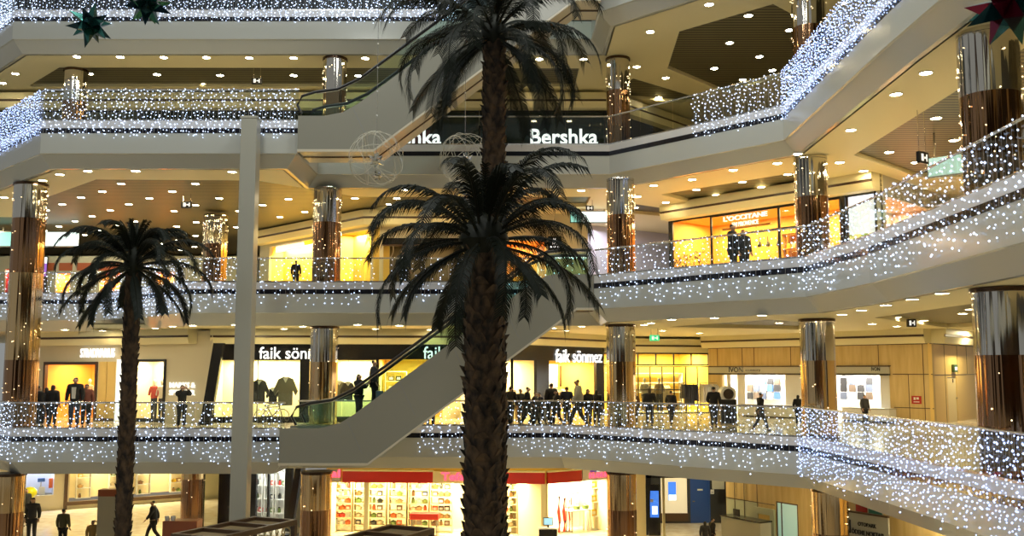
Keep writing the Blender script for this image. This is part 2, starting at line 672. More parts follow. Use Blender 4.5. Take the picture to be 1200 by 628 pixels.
def railing(k, pl, label, step=1.5):
    z = FL[k]
    t = thing('glass_railing', label, 'railing', (pl[0][0], pl[0][1], z))
    pts = [Vector(p) for p in offset_poly(pl, .06)]
    for a, b in zip(pts[:-1], pts[1:]):
        L = (b - a).length
        n = max(1, round(L / step))
        d = (b - a) / n
        nn = Vector((-d.y, d.x)).normalized() * .006
        for i in range(n):
            p = a + d * (i + .012); q = a + d * (i + .988)
            mb = MB()
            mb.prism([p - nn, q - nn, q + nn, p + nn], z + .0, z + RHK[k] - .02, glass)
            mb.build('glass_panel', glass, t, world=True)
    mb = MB()
    mb.tube([(p.x, p.y, z + RHK[k]) for p in pts], .028, 8, steel)
    o = mb.build('handrail', steel, t, world=True)
    mb = MB()
    sweep(mb, pl, [(.02, z + .0), (.02, z + .05), (.1, z + .05), (.1, z + .0)], steel, True)
    mb.build('base_channel', steel, t, world=True)
    return t


def curtain(k, pl, label, ztop, zbot, sx=.19, sz=.19, r=.0225, ragged=.25, seed=1, group=None, keep=1.0, start=.1, end=1e9, out=.05, m=None):
    """hanging strands of small lights along the outside of a railing"""
    rnd = random.Random(seed)
    mb = MB()
    z = FL[k]
    for p, t in along(offset_poly(pl, -out), sx, start, end):
        if rnd.random() > keep:
            continue
        j = rnd.uniform(-.35, .35) * sx
        p = p + t * j
        zz = z + ztop - rnd.uniform(0, .1)
        zb = z + zbot + rnd.uniform(-1, 1) * ragged
        nrm = Vector((t.y, -t.x))
        w = .003
        mb.poly([(p.x - t.x * w, p.y - t.y * w, zz), (p.x + t.x * w, p.y + t.y * w, zz), (p.x + t.x * w, p.y + t.y * w, zb), (p.x - t.x * w, p.y - t.y * w, zb)], wire_m)
        while zz > zb:
            o = nrm * rnd.uniform(0, .03)
            q = rnd.uniform(-.09, .09)
            mb.bulb((p.x + o.x + t.x * q, p.y + o.y + t.y * q, zz), r * rnd.uniform(.65, 1.25), m or led)
            zz -= sz * rnd.uniform(.75, 1.25)
    o = mb.build('light_curtain', None, None, recalc=False)
    return tag(o, label, 'string lights', group, 'stuff')


p1a = PL[1][0:3]
p1b = PL[1][3:]
railing(1, p1a, 'glass railing along the left part of the first gallery')
railing(1, p1b, 'glass railing along the centre and right of the first gallery')
curtain(1, [(-21.5, 37.2)] + PL[1][1:3], 'curtain of blue-white lights over the left part of the first gallery railing', RH, -1.0, sx=.15, sz=.165, seed=2)
curtain(1, [(-3.3, 34.05), (1.7, 34.05), (8.35, 28.3)], 'curtain of cool white lights along the centre of the first gallery railing', RH, -.95, sx=.155, sz=.165, seed=3)
curtain(1, [(8.35, 28.3), (8.65, 20), (8.7, 9)], 'dense curtain of blue-white lights on the first gallery at the right', RH, -.95, sx=.105, sz=.14, r=.021, ragged=.3, seed=4, m=ledb)
p2a = PL[2][0:4]
p2b = PL[2][4:]
railing(2, p2a, 'glass railing along the left and centre of the second gallery')
railing(2, p2b, 'glass railing along the right part of the second gallery')
curtain(2, [(-26, 38.9), (-16.6, 38.9), (-11.5, 33.75), (-9.0, 33.75)], 'curtain of blue-white lights over the left part of the second gallery railing', RH, -.95, sx=.13, sz=.15, seed=5)
curtain(2, [(-9.0, 33.75), (2.6, 33.75)], 'short curtain of white lights along the centre of the second gallery railing', RH, -.75, ragged=.2, seed=6, keep=.85)
curtain(2, [(2.9, 31.25), (8.0, 26.2), (8.2, 22), (7.9, 14), (7.9, 6)], 'long curtain of cool white lights on the second gallery at the right', RH, -.85, sx=.18, sz=.18, ragged=.2, seed=7)
p3a = PL[3][0:3]
p3b = PL[3][3:]
railing(3, p3a, 'glass railing along the left part of the third gallery')
railing(3, p3b, 'glass railing along the centre and right of the third gallery')
curtain(3, [(-22, 37.4), (-15.3, 30.7)], 'dense blue-white light curtain at the far left corner of the third gallery', RHK[3], -.45, sx=.09, sz=.1, r=.021, ragged=.12, seed=8, m=ledb)
curtain(3, [(-15.3, 30.7), (-6.96, 30.7)], 'curtain of white lights along the left part of the third gallery railing', RHK[3], -.5, sx=.12, sz=.13, ragged=.1, seed=9)
curtain(3, [(6.0, 31.3), (8.3, 28.9)], 'short white light curtain on the third gallery beside the dense corner', RHK[3], -.45, sx=.12, sz=.14, ragged=.1, seed=10)
curtain(3, [(8.3, 28.9), (8.1, 20), (8.1, 12)], 'very dense blue-white light curtain on the third gallery at the right', RHK[3], -.42, sx=.085, sz=.10, r=.020, ragged=.12, seed=12, m=ledb)
p4a = PL[4][0:3]
p4b = PL[4][3:]
railing(4, p4a, 'glass railing along the left and centre of the top gallery')
railing(4, p4b, 'glass railing along the right part of the top gallery')
curtain(4, [(-21, 36.85), (-18.2, 34.05), (-2.0, 34.05)], 'blue-white light curtain along the top gallery railing', RHK[3], -.42, sx=.1, sz=.12, ragged=.1, seed=13)


# ================================================================= escalators
def escalator(label, x0, x1, xa, xb, zlo, zhi, yf, w, dirn='wide', skirt=1.05):
    """x0..xa lower landing, xa..xb flight, xb..x1 upper landing; yf = front face depth"""
    t = thing('escalator', label, 'escalator', (x0, yf, zlo))
    y1 = yf + w
    d = .25

    def outline(top, bot):
        up = [(x0, zlo + top), (xa - .6, zlo + top), (xa, zlo + top + .12), (xa + .5, zlo + top + .42), (xb - .4, zhi + top - .28), (xb + .1, zhi + top - .03), (xb + .5, zhi + top), (x1, zhi + top)]
        dn = [(x1, zhi + bot), (xb + 1.05, zhi + bot), (xa + 1.0, zlo + bot), (x0, zlo + bot)]
        return up + dn
    sl = (zhi - zlo - .70) / (xb - .4 - xa - .5)
    for (ya, yb, nm) in ((yf, yf + .18, 'front_cladding'), (y1 - .18, y1, 'rear_cladding')):
        mb = MB()
        up = outline(.06, -1.05)
        mb.slabxz(up, ya, yb, greyclad)
        mb.build(nm, greyclad, t, world=True)
    # panel joints on the front
    for f_ in (.02, .27, .52, .77, .985):
        mb = MB()
        xx = xa + .2 + (xb - xa) * f_
        zz = zlo + (zhi - zlo) * min(1, max(0, (xx - xa) / (xb - xa)))
        mb.slabxz([(xx - .01, zz + .02), (xx + .012, zz + .02), (xx + .5, zz - 1.0), (xx + .478, zz - 1.0)], yf - .004, yf, blackmetal)
        mb.build('panel_joint', greyfloor, t, world=True)
    mb = MB()
    lo_ = [(x0, zlo - 1.05), (xa + 1.0, zlo - 1.05), (xb + 1.05, zhi - 1.05), (x1, zhi - 1.05)]
    mb.slabxz([(x, z - .02) for x, z in lo_] + [(x, z + .06) for x, z in lo_[::-1]], yf + .03, y1 - .03, underclad)
    # ledge beneath the front face
    mb.slabxz([(x, z - .07) for x, z in lo_] + [(x, z + .01) for x, z in lo_[::-1]], yf - .02, yf + .1, underclad)
    mb.slabxz([(x, z - .06) for x, z in lo_] + [(x, z - .01) for x, z in lo_[::-1]], yf + w * .48, yf + w * .52, brownwood)
    mb.build('soffit', None, t, world=True)
    # steps
    n = int((zhi - zlo) / .2)
    for i in range(n):
        x = xa + .3 + (xb - xa - .3) * i / n
        z = zlo - .1 + (zhi - zlo) * i / n
        mb = MB(); mb.box(x, x + .36, yf + .25, y1 - .25, z, z + .19, blackmetal)
        mb.build('step', blackmetal, t, world=True)
    mb = MB(); mb.box(x0, xa + .3, yf + .2, y1 - .2, zlo - .12, zlo - .05, steel); mb.build('landing_plate', steel, t, world=True)
    mb = MB(); mb.box(xb, x1, yf + .2, y1 - .2, zhi - .12, zhi - .05, steel); mb.build('landing_plate', steel, t, world=True)
    # balustrades
    path = [(xa - 1.35, zlo + .16), (xa - 1.5, zlo + .45), (xa - 1.35, zlo + .74), (xa - .9, zlo + .88), (xa - .2, zlo + .98), (xa + .5, zlo + 1.32), (xb - .4, zhi + .60), (xb + .1, zhi + .82), (xb + .6, zhi + .88), (x1 - .1, zhi + .88)]
    for yy in (yf + .1, y1 - .1):
        mb = MB(); mb.tube([(x, yy, z) for x, z in path], .045, 8, rubber); mb.build('handrail', rubber, t, world=True)
        mb = MB()
        gp = [(xa - 1.3, zlo + .05), (xa - .5, zlo + .05), (xa + .5, zlo + .45), (xb - .4, zhi - .25), (xb + .4, zhi + .03), (x1 - .1, zhi + .03)]
        mb.slabxz(gp + [(x, z - .02) for x, z in path[::-1][:-1]], yy - .006, yy + .006, glass_teal)
        mb.build('glass_balustrade', glass_teal, t, world=True)
        mb = MB()
        mb.tube([(x, yy, z - .06) for x, z in path[3:]], .018, 6, steel); mb.build('handrail_track', steel, t, world=True)
    return t


lx = lambda u, Y: (u - 600) / F * Y * 1.0
e0 = aty(327, 520, 31.5).x
e1 = aty(697, 340, 31.5).x
ea = aty(395, 500, 31.5).x
eb = aty(638, 330, 31.5).x
escalator('lower escalator with grey cladding rising from the first to the second gallery', e0, e1, ea, eb, 5, 10, 31.5, 1.7)
f0 = aty(349, 150, 30.3).x
f1 = aty(704, 0, 30.3).x
fa = aty(402, 140, 30.3).x
fb = aty(637, -20, 30.3).x
escalator('upper escalator with grey cladding rising from the third to the top gallery', f0, f1, fa, fb, 15, 20, 30.3, 1.9)
# the little floor that joins the escalators to the galleries
for (x0_, x1_, y0_, y1_, z_) in ((e0, -7.4, 31.5, 34.2, 5), (e1 - .3, 2.8, 31.4, 34, 10), (f0, -6.9, 30.4, 34, 15), (f1 - .3, 3.0, 31, 34, 20)):
    pass

# ================================================================= tall white post
t = thing('tall_post', 'tall white square post standing free in front of the left galleries', 'post', (aty(281, 600, 30.2).x, 30.2, 0))
mb = MB(); mb.box(-.255, .255, -.255, .255, .12, aty(298, 138, 30.2).z - .06, offwhite, .02); mb.build('shaft', offwhite, t)
mb = MB(); mb.box(-.32, .32, -.32, .32, 0, .14, offwhite, .02); mb.build('base_plinth', offwhite, t)
zt = aty(298, 138, 30.2).z
mb = MB(); mb.box(-.27, .27, -.27, .27, zt - .08, zt, offwhite, .01); mb.build('top_cap', offwhite, t)
# ================================================================= shopfront walls
def facade(W, s0, s1, z0, z1, holes, m, name='wall_shopfront', th=.14):
    """wall rectangle with rectangular openings, built as blocks"""
    xs = sorted({s0, s1, *[h[0] for h in holes], *[h[1] for h in holes]})
    zs = sorted({z0, z1, *[h[2] for h in holes], *[h[3] for h in holes]})
    xs = [x for x in xs if s0 <= x <= s1]; zs = [z for z in zs if z0 <= z <= z1]
    mb = MB()
    for a, b in zip(xs[:-1], xs[1:]):
        for c, d in zip(zs[:-1], zs[1:]):
            mx, mz = (a + b) / 2, (c + d) / 2
            if any(h[0] < mx < h[1] and h[2] < mz < h[3] for h in holes):
                continue
            mb.box(a, b, 0, th, c, d, m)
    return W.struct(mb, name)


def interior(W, s0, s1, z0, z1, depth, m, power=0, col=(1, .80, .45), back=None, sides='lr'):
    mb = MB()
    mb.box(s0 - .1, s1 + .1, depth, depth + .1, z0, z1 + .1, back or m)
    W.struct(mb, 'wall_shop_back')
    if 'l' in sides:
        mb = MB(); mb.box(s0 - .1, s0 - .02, .1, depth, z0, z1 + .1, m); W.struct(mb, 'wall_shop_side')
    if 'r' in sides:
        mb = MB(); mb.box(s1 + .02, s1 + .1, .1, depth, z0, z1 + .1, m); W.struct(mb, 'wall_shop_side')
    mb = MB(); mb.box(s0, s1, .14, depth, z1 + .02, z1 + .1, m); W.struct(mb, 'ceiling')
    if power:
        n = max(1, round((s1 - s0) / 3.0))
        for i in range(n):
            l = D.lights.new('shop_lamp', 'AREA')
            l.shape = 'RECTANGLE'
            l.size = (s1 - s0) / n * .8
            l.size_y = min(1.2, depth * .5)
            l.energy = 2.6 * power * (s1 - s0) / n
            l.color = col
            o = D.objects.new('shop_lamp', l)
            COL.objects.link(o)
            o.location = W.world(s0 + (s1 - s0) * (i + .5) / n, .25 + depth * .42, z1 - .03)
            o.rotation_euler = (0, 0, W.rz)


def pane(W, s0, s1, z0, z1, label, n=1, frame=blackmetal, y=.05, fw=.04, group=None, rails=()):
    t = W.root('shop_window', label, 'shop window', s0, y, z0, group)
    t['kind'] = 'thing'
    L, H = s1 - s0, z1 - z0
    mb = MB(); mb.box(0, L, -.005, .005, 0, H, glass); mb.build('glass_pane', glass, t)
    mb = MB()
    mb.box(0, L, -.03, .03, 0, fw, frame); mb.box(0, L, -.03, .03, H - fw, H, frame)
    for i in range(n + 1):
        x = L * i / n
        mb.box(max(0, x - fw / 2), min(L, x + fw / 2), -.029, .029, fw, H - fw, frame)
    for r_ in rails:
        mb.box(fw / 2, L - fw / 2, -.028, .028, r_ * H - fw / 2, r_ * H + fw / 2, frame)
    mb.build('frame', frame, t)
    return t


def bulkhead(pl, z, m=cream, d=.55):
    """cream band above the shopfronts with a dark shadow groove"""
    mb = MB()
    sweep(mb, pl, [(-d, z + .62), (-d, z + .34), (-d + .08, z + .34), (-d + .08, z + .24), (-d, z + .24), (-d + .1, z), (.2, z), (.2, z + .62)], m, True)
    struct(mb.build('bulkhead_trim'))
    mb = MB()
    sweep(mb, pl, [(-d + .03, z + .33), (-d + .03, z + .25)], brownwood)
    struct(mb.build('groove_trim'))


def sign(W, name, label, txt, u0, v0, u1, v1, m=letter, depth=-.05, bold=.02, ext=.02):
    a = W.px(u0, v1, depth); b = W.px(u1, v0, depth)
    t = W.root(name, label, 'shop sign', a[0], depth, a[1])
    fit_text(txt, 0, b[0] - a[0], 0, b[1] - a[1], 0, m, 'lettering', t, bold, ext)
    return t


# ---- prototypes of goods ------------------------------------------------
def mannequin(label, loc, rz, cloth, group, skirt=False, h=1.45):
    t = thing('mannequin', label, 'mannequin', loc, rz, group)
    mb = MB()
    mb.lathe([(.0, .62 * h), (.15, .62 * h), (.17, .68 * h), (.14, .78 * h), (.18, .88 * h), (.17, .95 * h), (.06, .985 * h), (.05, .99 * h)], 12, cloth)
    for v in mb.bm.verts:
        v.co.y *= .62
    for s in (-1, 1):
        mb.tube([(s * .15, 0, .94 * h), (s * .22, .0, .84 * h), (s * .25, -.03, .7 * h)], [.06, .055, .05], 6, cloth)
    mb.build('shirt', cloth, t)
    mb = MB()
    if skirt:
        mb.lathe([(.20, .3 * h), (.17, .5 * h), (.14, .63 * h)], 12, cloth)
    else:
        for s in (-1, 1):
            mb.tube([(s * .07, 0, .63 * h), (s * .085, 0, .35 * h), (s * .085, .01, .06 * h)], [.085, .065, .05], 7, navy)
    mb.build('trousers', None, t)
    mb = MB(); mb.lathe([(.045, .98 * h), (.045, 1.02 * h), (.07, 1.06 * h), (.075, 1.11 * h), (.03, 1.15 * h)], 10, offwhite); mb.build('neck_cap', None, t)
    mb = MB(); mb.lathe([(.16, 0), (.16, .02), (.02, .03), (.02, .1 * h)], 14, steel); mb.build('stand', None, t)
    return t


def garment_mats():
    cs = [(.02, .02, .025), (.05, .05, .06), (.30, .22, .13), (.5, .46, .38), (.10, .07, .05), (.7, .6, .4), (.35, .05, .04), (.08, .1, .16), (.16, .15, .12)]
    return [mat('garment cloth %d' % i, c, .85) for i, c in enumerate(cs)]


GM = garment_mats()


def rack(label, loc, rz, L, mats, group=None, h=1.25):
    t = thing('clothes_rack', label, 'clothes rack', loc, rz, group)
    mb = MB()
    for s in (0, L):
        mb.tube([(s, 0, 0.02), (s, 0, h)], .018, 6, steel)
        mb.tube([(s, -.22, 0.02), (s, .22, .02)], .018, 6, steel)
    mb.tube([(0, 0, h), (L, 0, h)], .018, 6, steel)
    mb.build('frame', None, t)
    n = int(L / .11)
    rnd = random.Random(int(loc[0] * 10))
    run = 0
    for i in range(n):
        if run <= 0:
            m = rnd.choice(mats); run = rnd.randint(1, 4)
        run -= 1
        x = .08 + i * .11
        z1 = h - .05; z0 = h - rnd.uniform(.62, .95)
        mb = MB()
        w = .22
        mb.bm.verts.ensure_lookup_table()
        pts = [(-.03, z1), (.03, z1), (w * .9, z1 - .12), (w, z0), (-w, z0), (-w * .9, z1 - .12)]
        a = [mb.bm.verts.new((x - .03, p[0], p[1])) for p in pts]
        b = [mb.bm.verts.new((x + .03, p[0], p[1])) for p in pts]
        mb.face(a, m); mb.face(b[::-1], m)
        for q in range(6):
            mb.face([a[q], b[q], b[(q + 1) % 6], a[(q + 1) % 6]], m)
        mb.build('hanging_garment', None, t)
    return t


def shelf_unit(label, W, s0, s1, z0, z1, y, d, n, m=white, group=None):
    t = W.root('shelf_unit', label, 'shelf unit', s0, y, z0, group)
    L, H = s1 - s0, z1 - z0
    mb = MB(); mb.box(0, .03, 0, d, 0, H, m); mb.build('side_panel', m, t)
    mb = MB(); mb.box(L - .03, L, 0, d, 0, H, m); mb.build('side_panel', m, t)
    for i in range(n):
        z = H * i / (n - 1)
        mb = MB(); mb.box(.03, L - .03, 0, d, max(0, z - .03), max(.03, z), m); mb.build('shelf_board', m, t)
    return [z0 + H * i / (n - 1) for i in range(n)]


# pots, jars, boxes: one of each, copied along shelves
def pot_proto(m1, m2):
    mb = MB()
    mb.lathe([(.0, 0), (.11, .0), (.125, .02), (.125, .13), (.13, .135), (.12, .14), (.06, .175), (.02, .18), (.025, .205), (.0, .21)], 12, m1)
    for s in (-1, 1):
        mb.tube([(s * .12, -.03, .1), (s * .165, 0, .105), (s * .12, .03, .1)], .012, 5, m2)
    return mb


def jar_proto(m1, m2):
    mb = MB()
    mb.lathe([(.0, 0), (.06, 0), (.07, .02), (.07, .16), (.045, .2), (.045, .205)], 10, m1)
    mb.lathe([(.05, .2), (.05, .235), (.02, .245)], 10, m2)
    return mb


def box_proto(m1, m2):
    mb = MB()
    mb.box(-.11, .11, -.08, .08, 0, .2, m1, .006)
    mb.box(-.07, .07, -.082, -.08, .05, .15, m2)
    return mb


GOODS = {}
GC = {'orange': (.7, .14, .03), 'red': (.55, .03, .02), 'brown': (.16, .08, .03), 'black': (.02, .02, .02), 'cream': (.75, .62, .4), 'yellow': (.8, .55, .06),
      'green': (.12, .2, .04), 'white': (.8, .78, .7), 'blue': (.06, .15, .45), 'tan': (.45, .28, .1)}
GMAT = {k: mat('glazed ' + k, c, .3) for k, c in GC.items()}
KIND = {'pot': (pot_proto, 'cooking_pot', 'cooking pot'), 'jar': (jar_proto, 'storage_jar', 'jar'), 'box': (box_proto, 'packaged_box', 'box')}


def goods(kind, colour, loc, rz, label, group, sc=1.0):
    key = (kind, colour)
    fn, nm, cat = KIND[kind]
    if key not in GOODS:
        GOODS[key] = fn(GMAT[colour], GMAT['black' if kind != 'box' else 'white']).build(nm).data
        o = [x for x in D.objects if x.data == GOODS[key]][0]
    else:
        o = D.objects.new(nm, GOODS[key]); COL.objects.link(o)
    o.location = loc
    o.rotation_euler = (0, 0, rz)
    o.scale = (sc, sc, sc)
    return tag(o, label, cat, group)


# =================================================================== FIRST GALLERY
# ---- left: cream fashion store with two openings
WA = Wall((-21.2, 41.6), (-12.35, 37.9))
z0, zt = 4.88, 7.95
s = WA.sx
o1 = (s(52), s(115), z0, WA.px(80, 424)[1])
o2 = (s(146), s(195), z0, WA.px(180, 421)[1])
facade(WA, s(30), s(248), z0, zt + .5, [o1, o2], creamwall, 'wall_cream_shopfront')
interior(WA, *o1, 2.6, shoporange, 26, (1, .72, .35))
interior(WA, *o2, 1.6, shopwall, 30, (1, .82, .5))
bulkhead([WA.world(s(30), 0, 0)[:2], WA.world(WA.L, 0, 0)[:2]], 7.95)
t = WA.root('door_frame', 'dark square frame around the orange lit shop entrance at left', 'door frame', o1[0], -.03, z0)
t['kind'] = 'thing'
for nm, b in (('left_post', (0, .1, 0, o1[3] - z0)), ('right_post', (o1[1] - o1[0] - .12, o1[1] - o1[0], 0, o1[3] - z0)), ('head_bar', (.1, o1[1] - o1[0] - .12, o1[3] - z0 - .12, o1[3] - z0))):
    mb = MB(); mb.box(b[0], b[1], -.02, .14, b[2], b[3], brownwood); mb.build(nm, brownwood, t)
t = WA.root('door_frame', 'dark frame around the lit display window behind the left palm trunk', 'door frame', o2[0], -.03, z0)
t['kind'] = 'thing'
Lw = o2[1] - o2[0]
for nm, b in (('right_post', (Lw - .1, Lw, 0, o2[3] - z0)), ('head_bar', (0, Lw - .1, o2[3] - z0 - .1, o2[3] - z0)), ('sill_bar', (0, Lw - .1, 0, .14))):
    mb = MB(); mb.box(b[0], b[1], -.02, .12, b[2], b[3], blackmetal); mb.build(nm, blackmetal, t)
# pale panels between the openings and the lit strip
for i, (ua, ub, m, nm, lb) in enumerate(((117, 126, beige, 'wall_panel', 'pale wood panel right of the orange shop entrance'), (127, 137, beige, 'wall_panel', 'pale wood panel beside the white lit strip'))):
    a, b = s(ua), s(ub)
    t = WA.root(nm, lb, 'wall panel', a, -.02, z0)
    mb = MB(); mb.box(0, b - a, -.03, .02, 0, o1[3] - z0, yellowpanel, .008); mb.build('panel_face', None, t)
    mb = MB(); mb.box(0, b - a, -.035, .02, 0, .1, brownwood); mb.build('kick_board', None, t)
t = WA.root('lit_strip', 'tall narrow white lit panel left of the left palm trunk', 'light panel', s(138), -.02, z0)
mb = MB(); mb.box(0, s(144) - s(138), -.03, .015, .02, o2[3] - z0, letterdim); mb.build('light_face', None, t)
mb = MB(); mb.box(-.03, 0, -.04, .015, 0, o2[3] - z0 + .03, white); mb.build('edge_profile', None, t)
sign(WA, 'shop_sign', 'white lit STRADIVARIUS sign over the orange entrance at left', 'STRADIVARIUS', 94, 408, 134.5, 419, letter, -.09, .01)
sign(WA, 'shop_sign', 'white lit two-line MARKS & SPENCER sign on the cream wall', 'MARKS &\nSPENCER', 198, 448, 229, 463, letterdim, -.05, .02)
# goods behind the openings
for i, u in enumerate((69, 84, 104)):
    p = WA.world(s(u), 1.7, z0)
    mannequin(['mannequin in a tan top in the orange shop, next to the left edge', 'mannequin in a yellow top in the middle of the orange shop', 'mannequin in a red top at the right of the orange shop'][i], p, WA.rz, [GM[2], GM[5], GM[6]][i], None)
for i, u in enumerate((163, 172, 181, 189)):
    p = WA.world(s(u), .9, z0)
    mannequin(['mannequin in an orange top just right of the left palm trunk', 'mannequin in a pale top, second from the left palm trunk', 'mannequin in a tan dress, third from the left palm trunk', 'mannequin in a cream top beside the right window frame'][i], p, WA.rz, [GM[6], GM[3], GM[2], GM[5]][i], None, skirt=i == 2)
t = WA.root('display_board', 'small dark picture hung high in the window behind the left palm', 'picture', s(185), .7, WA.px(188, 432)[1])
mb = MB(); mb.box(0, .28, 0, .03, 0, .36, blackmetal, .01); mb.build('frame', None, t)
mb = MB(); mb.box(.05, .23, -.005, 0, .05, .31, redbrown); mb.build('print', None, t)

# slanted dark pylon between the stores
WB = Wall((-12.35, 38.1), (0.05, 38.9))
sb = WB.sx
t = WB.root('slanted_pylon', 'dark glossy slanted pylon beside the cream wall', 'pylon', WB.px(240, 430, -1.4)[0], -1.4, z0)
q = [WB.px(*p_, -1.4) for p_ in ((234, 497), (246, 497), (262, 402), (250, 402))]
xb = sb(240)
mb = MB(); mb.slabxz([(x - WB.px(240, 430, -1.4)[0], z - z0) for x, z in q], 0, .3, dark); mb.build('pylon_body', None, t)
mb = MB(); mb.box(q[0][0] - WB.px(240, 430, -1.4)[0] - .05, q[1][0] - WB.px(240, 430, -1.4)[0] + .05, -.05, .35, 0, .1, blackmetal); mb.build('pylon_foot', None, t)

# ---- black fashion store (flat front, then front turned away)
wins = [(sb(252), sb(352)), (sb(388), sb(441)), (sb(444), sb(599))]
zh = WB.px(300, 421)[1]
zb_ = z0 + .2
facade(WB, sb(249), WB.L, z0, zt + .5, [(a, b, zb_ if i != 2 else z0, zh) for i, (a, b) in enumerate(wins)], dark, 'wall_black_shopfront')
bulkhead([WB.world(sb(249), 0, 0)[:2], WB.world(WB.L, 0, 0)[:2]], zt)
for i, (a, b) in enumerate(wins):
    interior(WB, a, b, z0, zh, 1.5 if i < 2 else 4.0, shopwall if i < 2 else shopyellow, 46 if i < 2 else 32, (1, .84, .5) if i < 2 else (1, .75, .36), sides='lr' if i < 2 else 'l')
pane(WB, *wins[0], zb_, zh, 'wide lit shop window with hanging shirts left of the escalator foot', 2, fw=.03)
pane(WB, *wins[1], zb_, zh, 'lit shop window right of the column at the escalator foot', 1, fw=.03)
WC = Wall((0.05, 38.9), (4.45, 45.0))
sc_ = WC.sx
wc = [(.02, sc_(629)), (sc_(643.5), sc_(699))]
zhc = WC.px(670, 423)[1]
facade(WC, 0, sc_(708), z0, zt + .5, [(a, b, z0, zhc) for a, b in wc], dark, 'wall_black_shopfront')
bulkhead([WC.world(0, 0, 0)[:2], WC.world(sc_(708), 0, 0)[:2]], zt)
interior(WC, *wc[0], z0, zhc, 3.5, shopwall, 40, (1, .8, .42), sides='r')
interior(WC, *wc[1], z0, zhc, 3.0, shopyellow, 44, (1, .8, .45))
# second colour in that shop: a white wall panel
t = WC.root('wall_panel', 'bright white panel inside the right doorway of the black shop', 'wall panel', sc_(672), 1.8, z0)
mb = MB(); mb.box(0, 1.5, 0, .06, 0, 2.3, white, .01); mb.build('panel_face', None, t)
mb = MB(); mb.box(0, 1.5, -.02, 0, 0, .1, steel); mb.build('kick_board', None, t)
sign(WB, 'shop_sign', 'large white faik sönmez lettering over the left shop windows', 'faik sönmez', 303.5, 406.5, 391, 420.5, letter, -.05, .006)
sign(WB, 'shop_sign', 'white faik sönmez lettering partly behind the lower escalator', 'faik sönmez', 496, 406, 584, 420.5, letter, -.05, .006)
sign(WC, 'shop_sign', 'small white faik sönmez lettering over the right shop doorway', 'faik sönmez', 651, 410.5, 705.5, 424.5, letter, -.05, .006)
# shirts in the windows
for i, (u, v0_, v1_, m, lb) in enumerate(((304, 445, 473, GM[1], 'dark patterned shirt hanging at the left of the window with the bicycle'), (319, 455, 474, GM[0], 'small black top hanging above the bicycle'), (335, 442, 475, GM[8], 'khaki shirt hanging beside the column in the window'),
                                          (397, 447, 470, GM[8], 'olive shirt hanging right of the column'), (408, 448, 470, GM[1], 'grey shirt hanging behind the person on the escalator'))):
    a = WB.px(u, v0_, .5); b = WB.px(u, v1_, .5)
    h = a[1] - b[1]
    t = WB.root('hanging_shirt', lb, 'shirt', a[0], .5 + .22 * (i % 2), b[1])
    mb = MB()
    w = h * .25
    mb.slabxz([(-w, 0), (w, 0), (w, h * .55), (w * 1.45, h * .35), (w * 1.75, h * .5), (w * 1.05, h * .93), (w * .35, h), (-w * .35, h), (-w * 1.05, h * .93), (-w * 1.75, h * .5), (-w * 1.45, h * .35), (-w, h * .55)], -.05, .05, m)
    mb.build('shirt_body', None, t)
    mb = MB(); mb.tube([(-w, 0, h * .93), (0, 0, h * 1.05), (w, 0, h * .93)], .012, 5, blackmetal); mb.tube([(0, 0, h * 1.05), (0, 0, zh - b[1] - .02)], .005, 4, blackmetal); mb.build('hanger', None, t)
    mb = MB(); mb.slabxz([(-.1, h * .97), (.1, h * .97), (0, h * .8)], -.06, -.05, white); mb.build('collar', None, t)
# the bicycle
a = WB.px(317, 495, -.9); p = WB.world(a[0] - .35, -.9, z0)
t = thing('bicycle', 'dark bicycle standing in front of the window with shirts', 'bicycle', p, WB.rz)
for x in (0, .78):
    mb = MB()
    mb.tube([(x + .27 * math.cos(k * PI / 12), 0, .285 + .27 * math.sin(k * PI / 12)) for k in range(25)], .016, 6, rubber)
    for k in range(8):
        mb.tube([(x, 0, .285), (x + .26 * math.cos(k * PI / 4), 0, .285 + .26 * math.sin(k * PI / 4))], .003, 3, steel)
    mb.build('wheel', None, t)
mb = MB()
for A_, B_ in (((0, .285), (.22, .62)), ((.22, .62), (.42, .29)), ((.42, .29), (0, .285)), ((.22, .62), (.66, .65)), ((.42, .29), (.68, .6)), ((.66, .72), (.78, .285))):
    mb.tube([(A_[0], 0, A_[1]), (B_[0], 0, B_[1])], .016, 6, dark)
mb.build('frame', None, t)
mb = MB(); mb.box(.1, .32, -.05, .05, .66, .71, blackmetal, .015); mb.tube([(.22, 0, .6), (.21, 0, .68)], .012, 6, steel); mb.build('saddle', None, t)
mb = MB(); mb.tube([(.62, -.22, .8), (.66, 0, .76), (.62, .22, .8)], .014, 6, steel); mb.tube([(.66, 0, .7), (.66, 0, .77)], .014, 6, steel); mb.build('handlebar', None, t)
# shelves behind the escalator and in the open fronts
zz = shelf_unit('white shelf unit of folded clothes behind the escalator handrail', WB, sb(447), sb(474), z0, z0 + 2.0, 2.2, .35, 6)
for i, z_ in enumerate(zz[:-1]):
    for j in range(3):
        c = ['brown', 'black', 'tan', 'cream'][(i + j) % 4]
        goods('box', c, WB.world(sb(449) + .18 + j * .32, 2.36, z_), WB.rz, c + ' folded stack on the shelf unit behind the escalator, level %s' % ['one from the floor', 'two', 'three', 'four', 'five'][i], 'folded stacks behind the escalator')
zz = shelf_unit('white shelf unit of bags in the open black shop right of the palm trunk', WC, sc_(607), sc_(626), z0, z0 + 2.0, 2.6, .35, 5)
for i, z_ in enumerate(zz[1:-1]):
    for j in range(3):
        c = ['brown', 'cream', 'tan'][(i * 2 + j) % 3]
        goods('box', c, WC.world(sc_(607, depth=2.6) + .2 + j * .45, 2.78, z_), WC.rz, c + ' bag on the white shelf unit right of the palm trunk', c + ' bags right of the palm trunk')
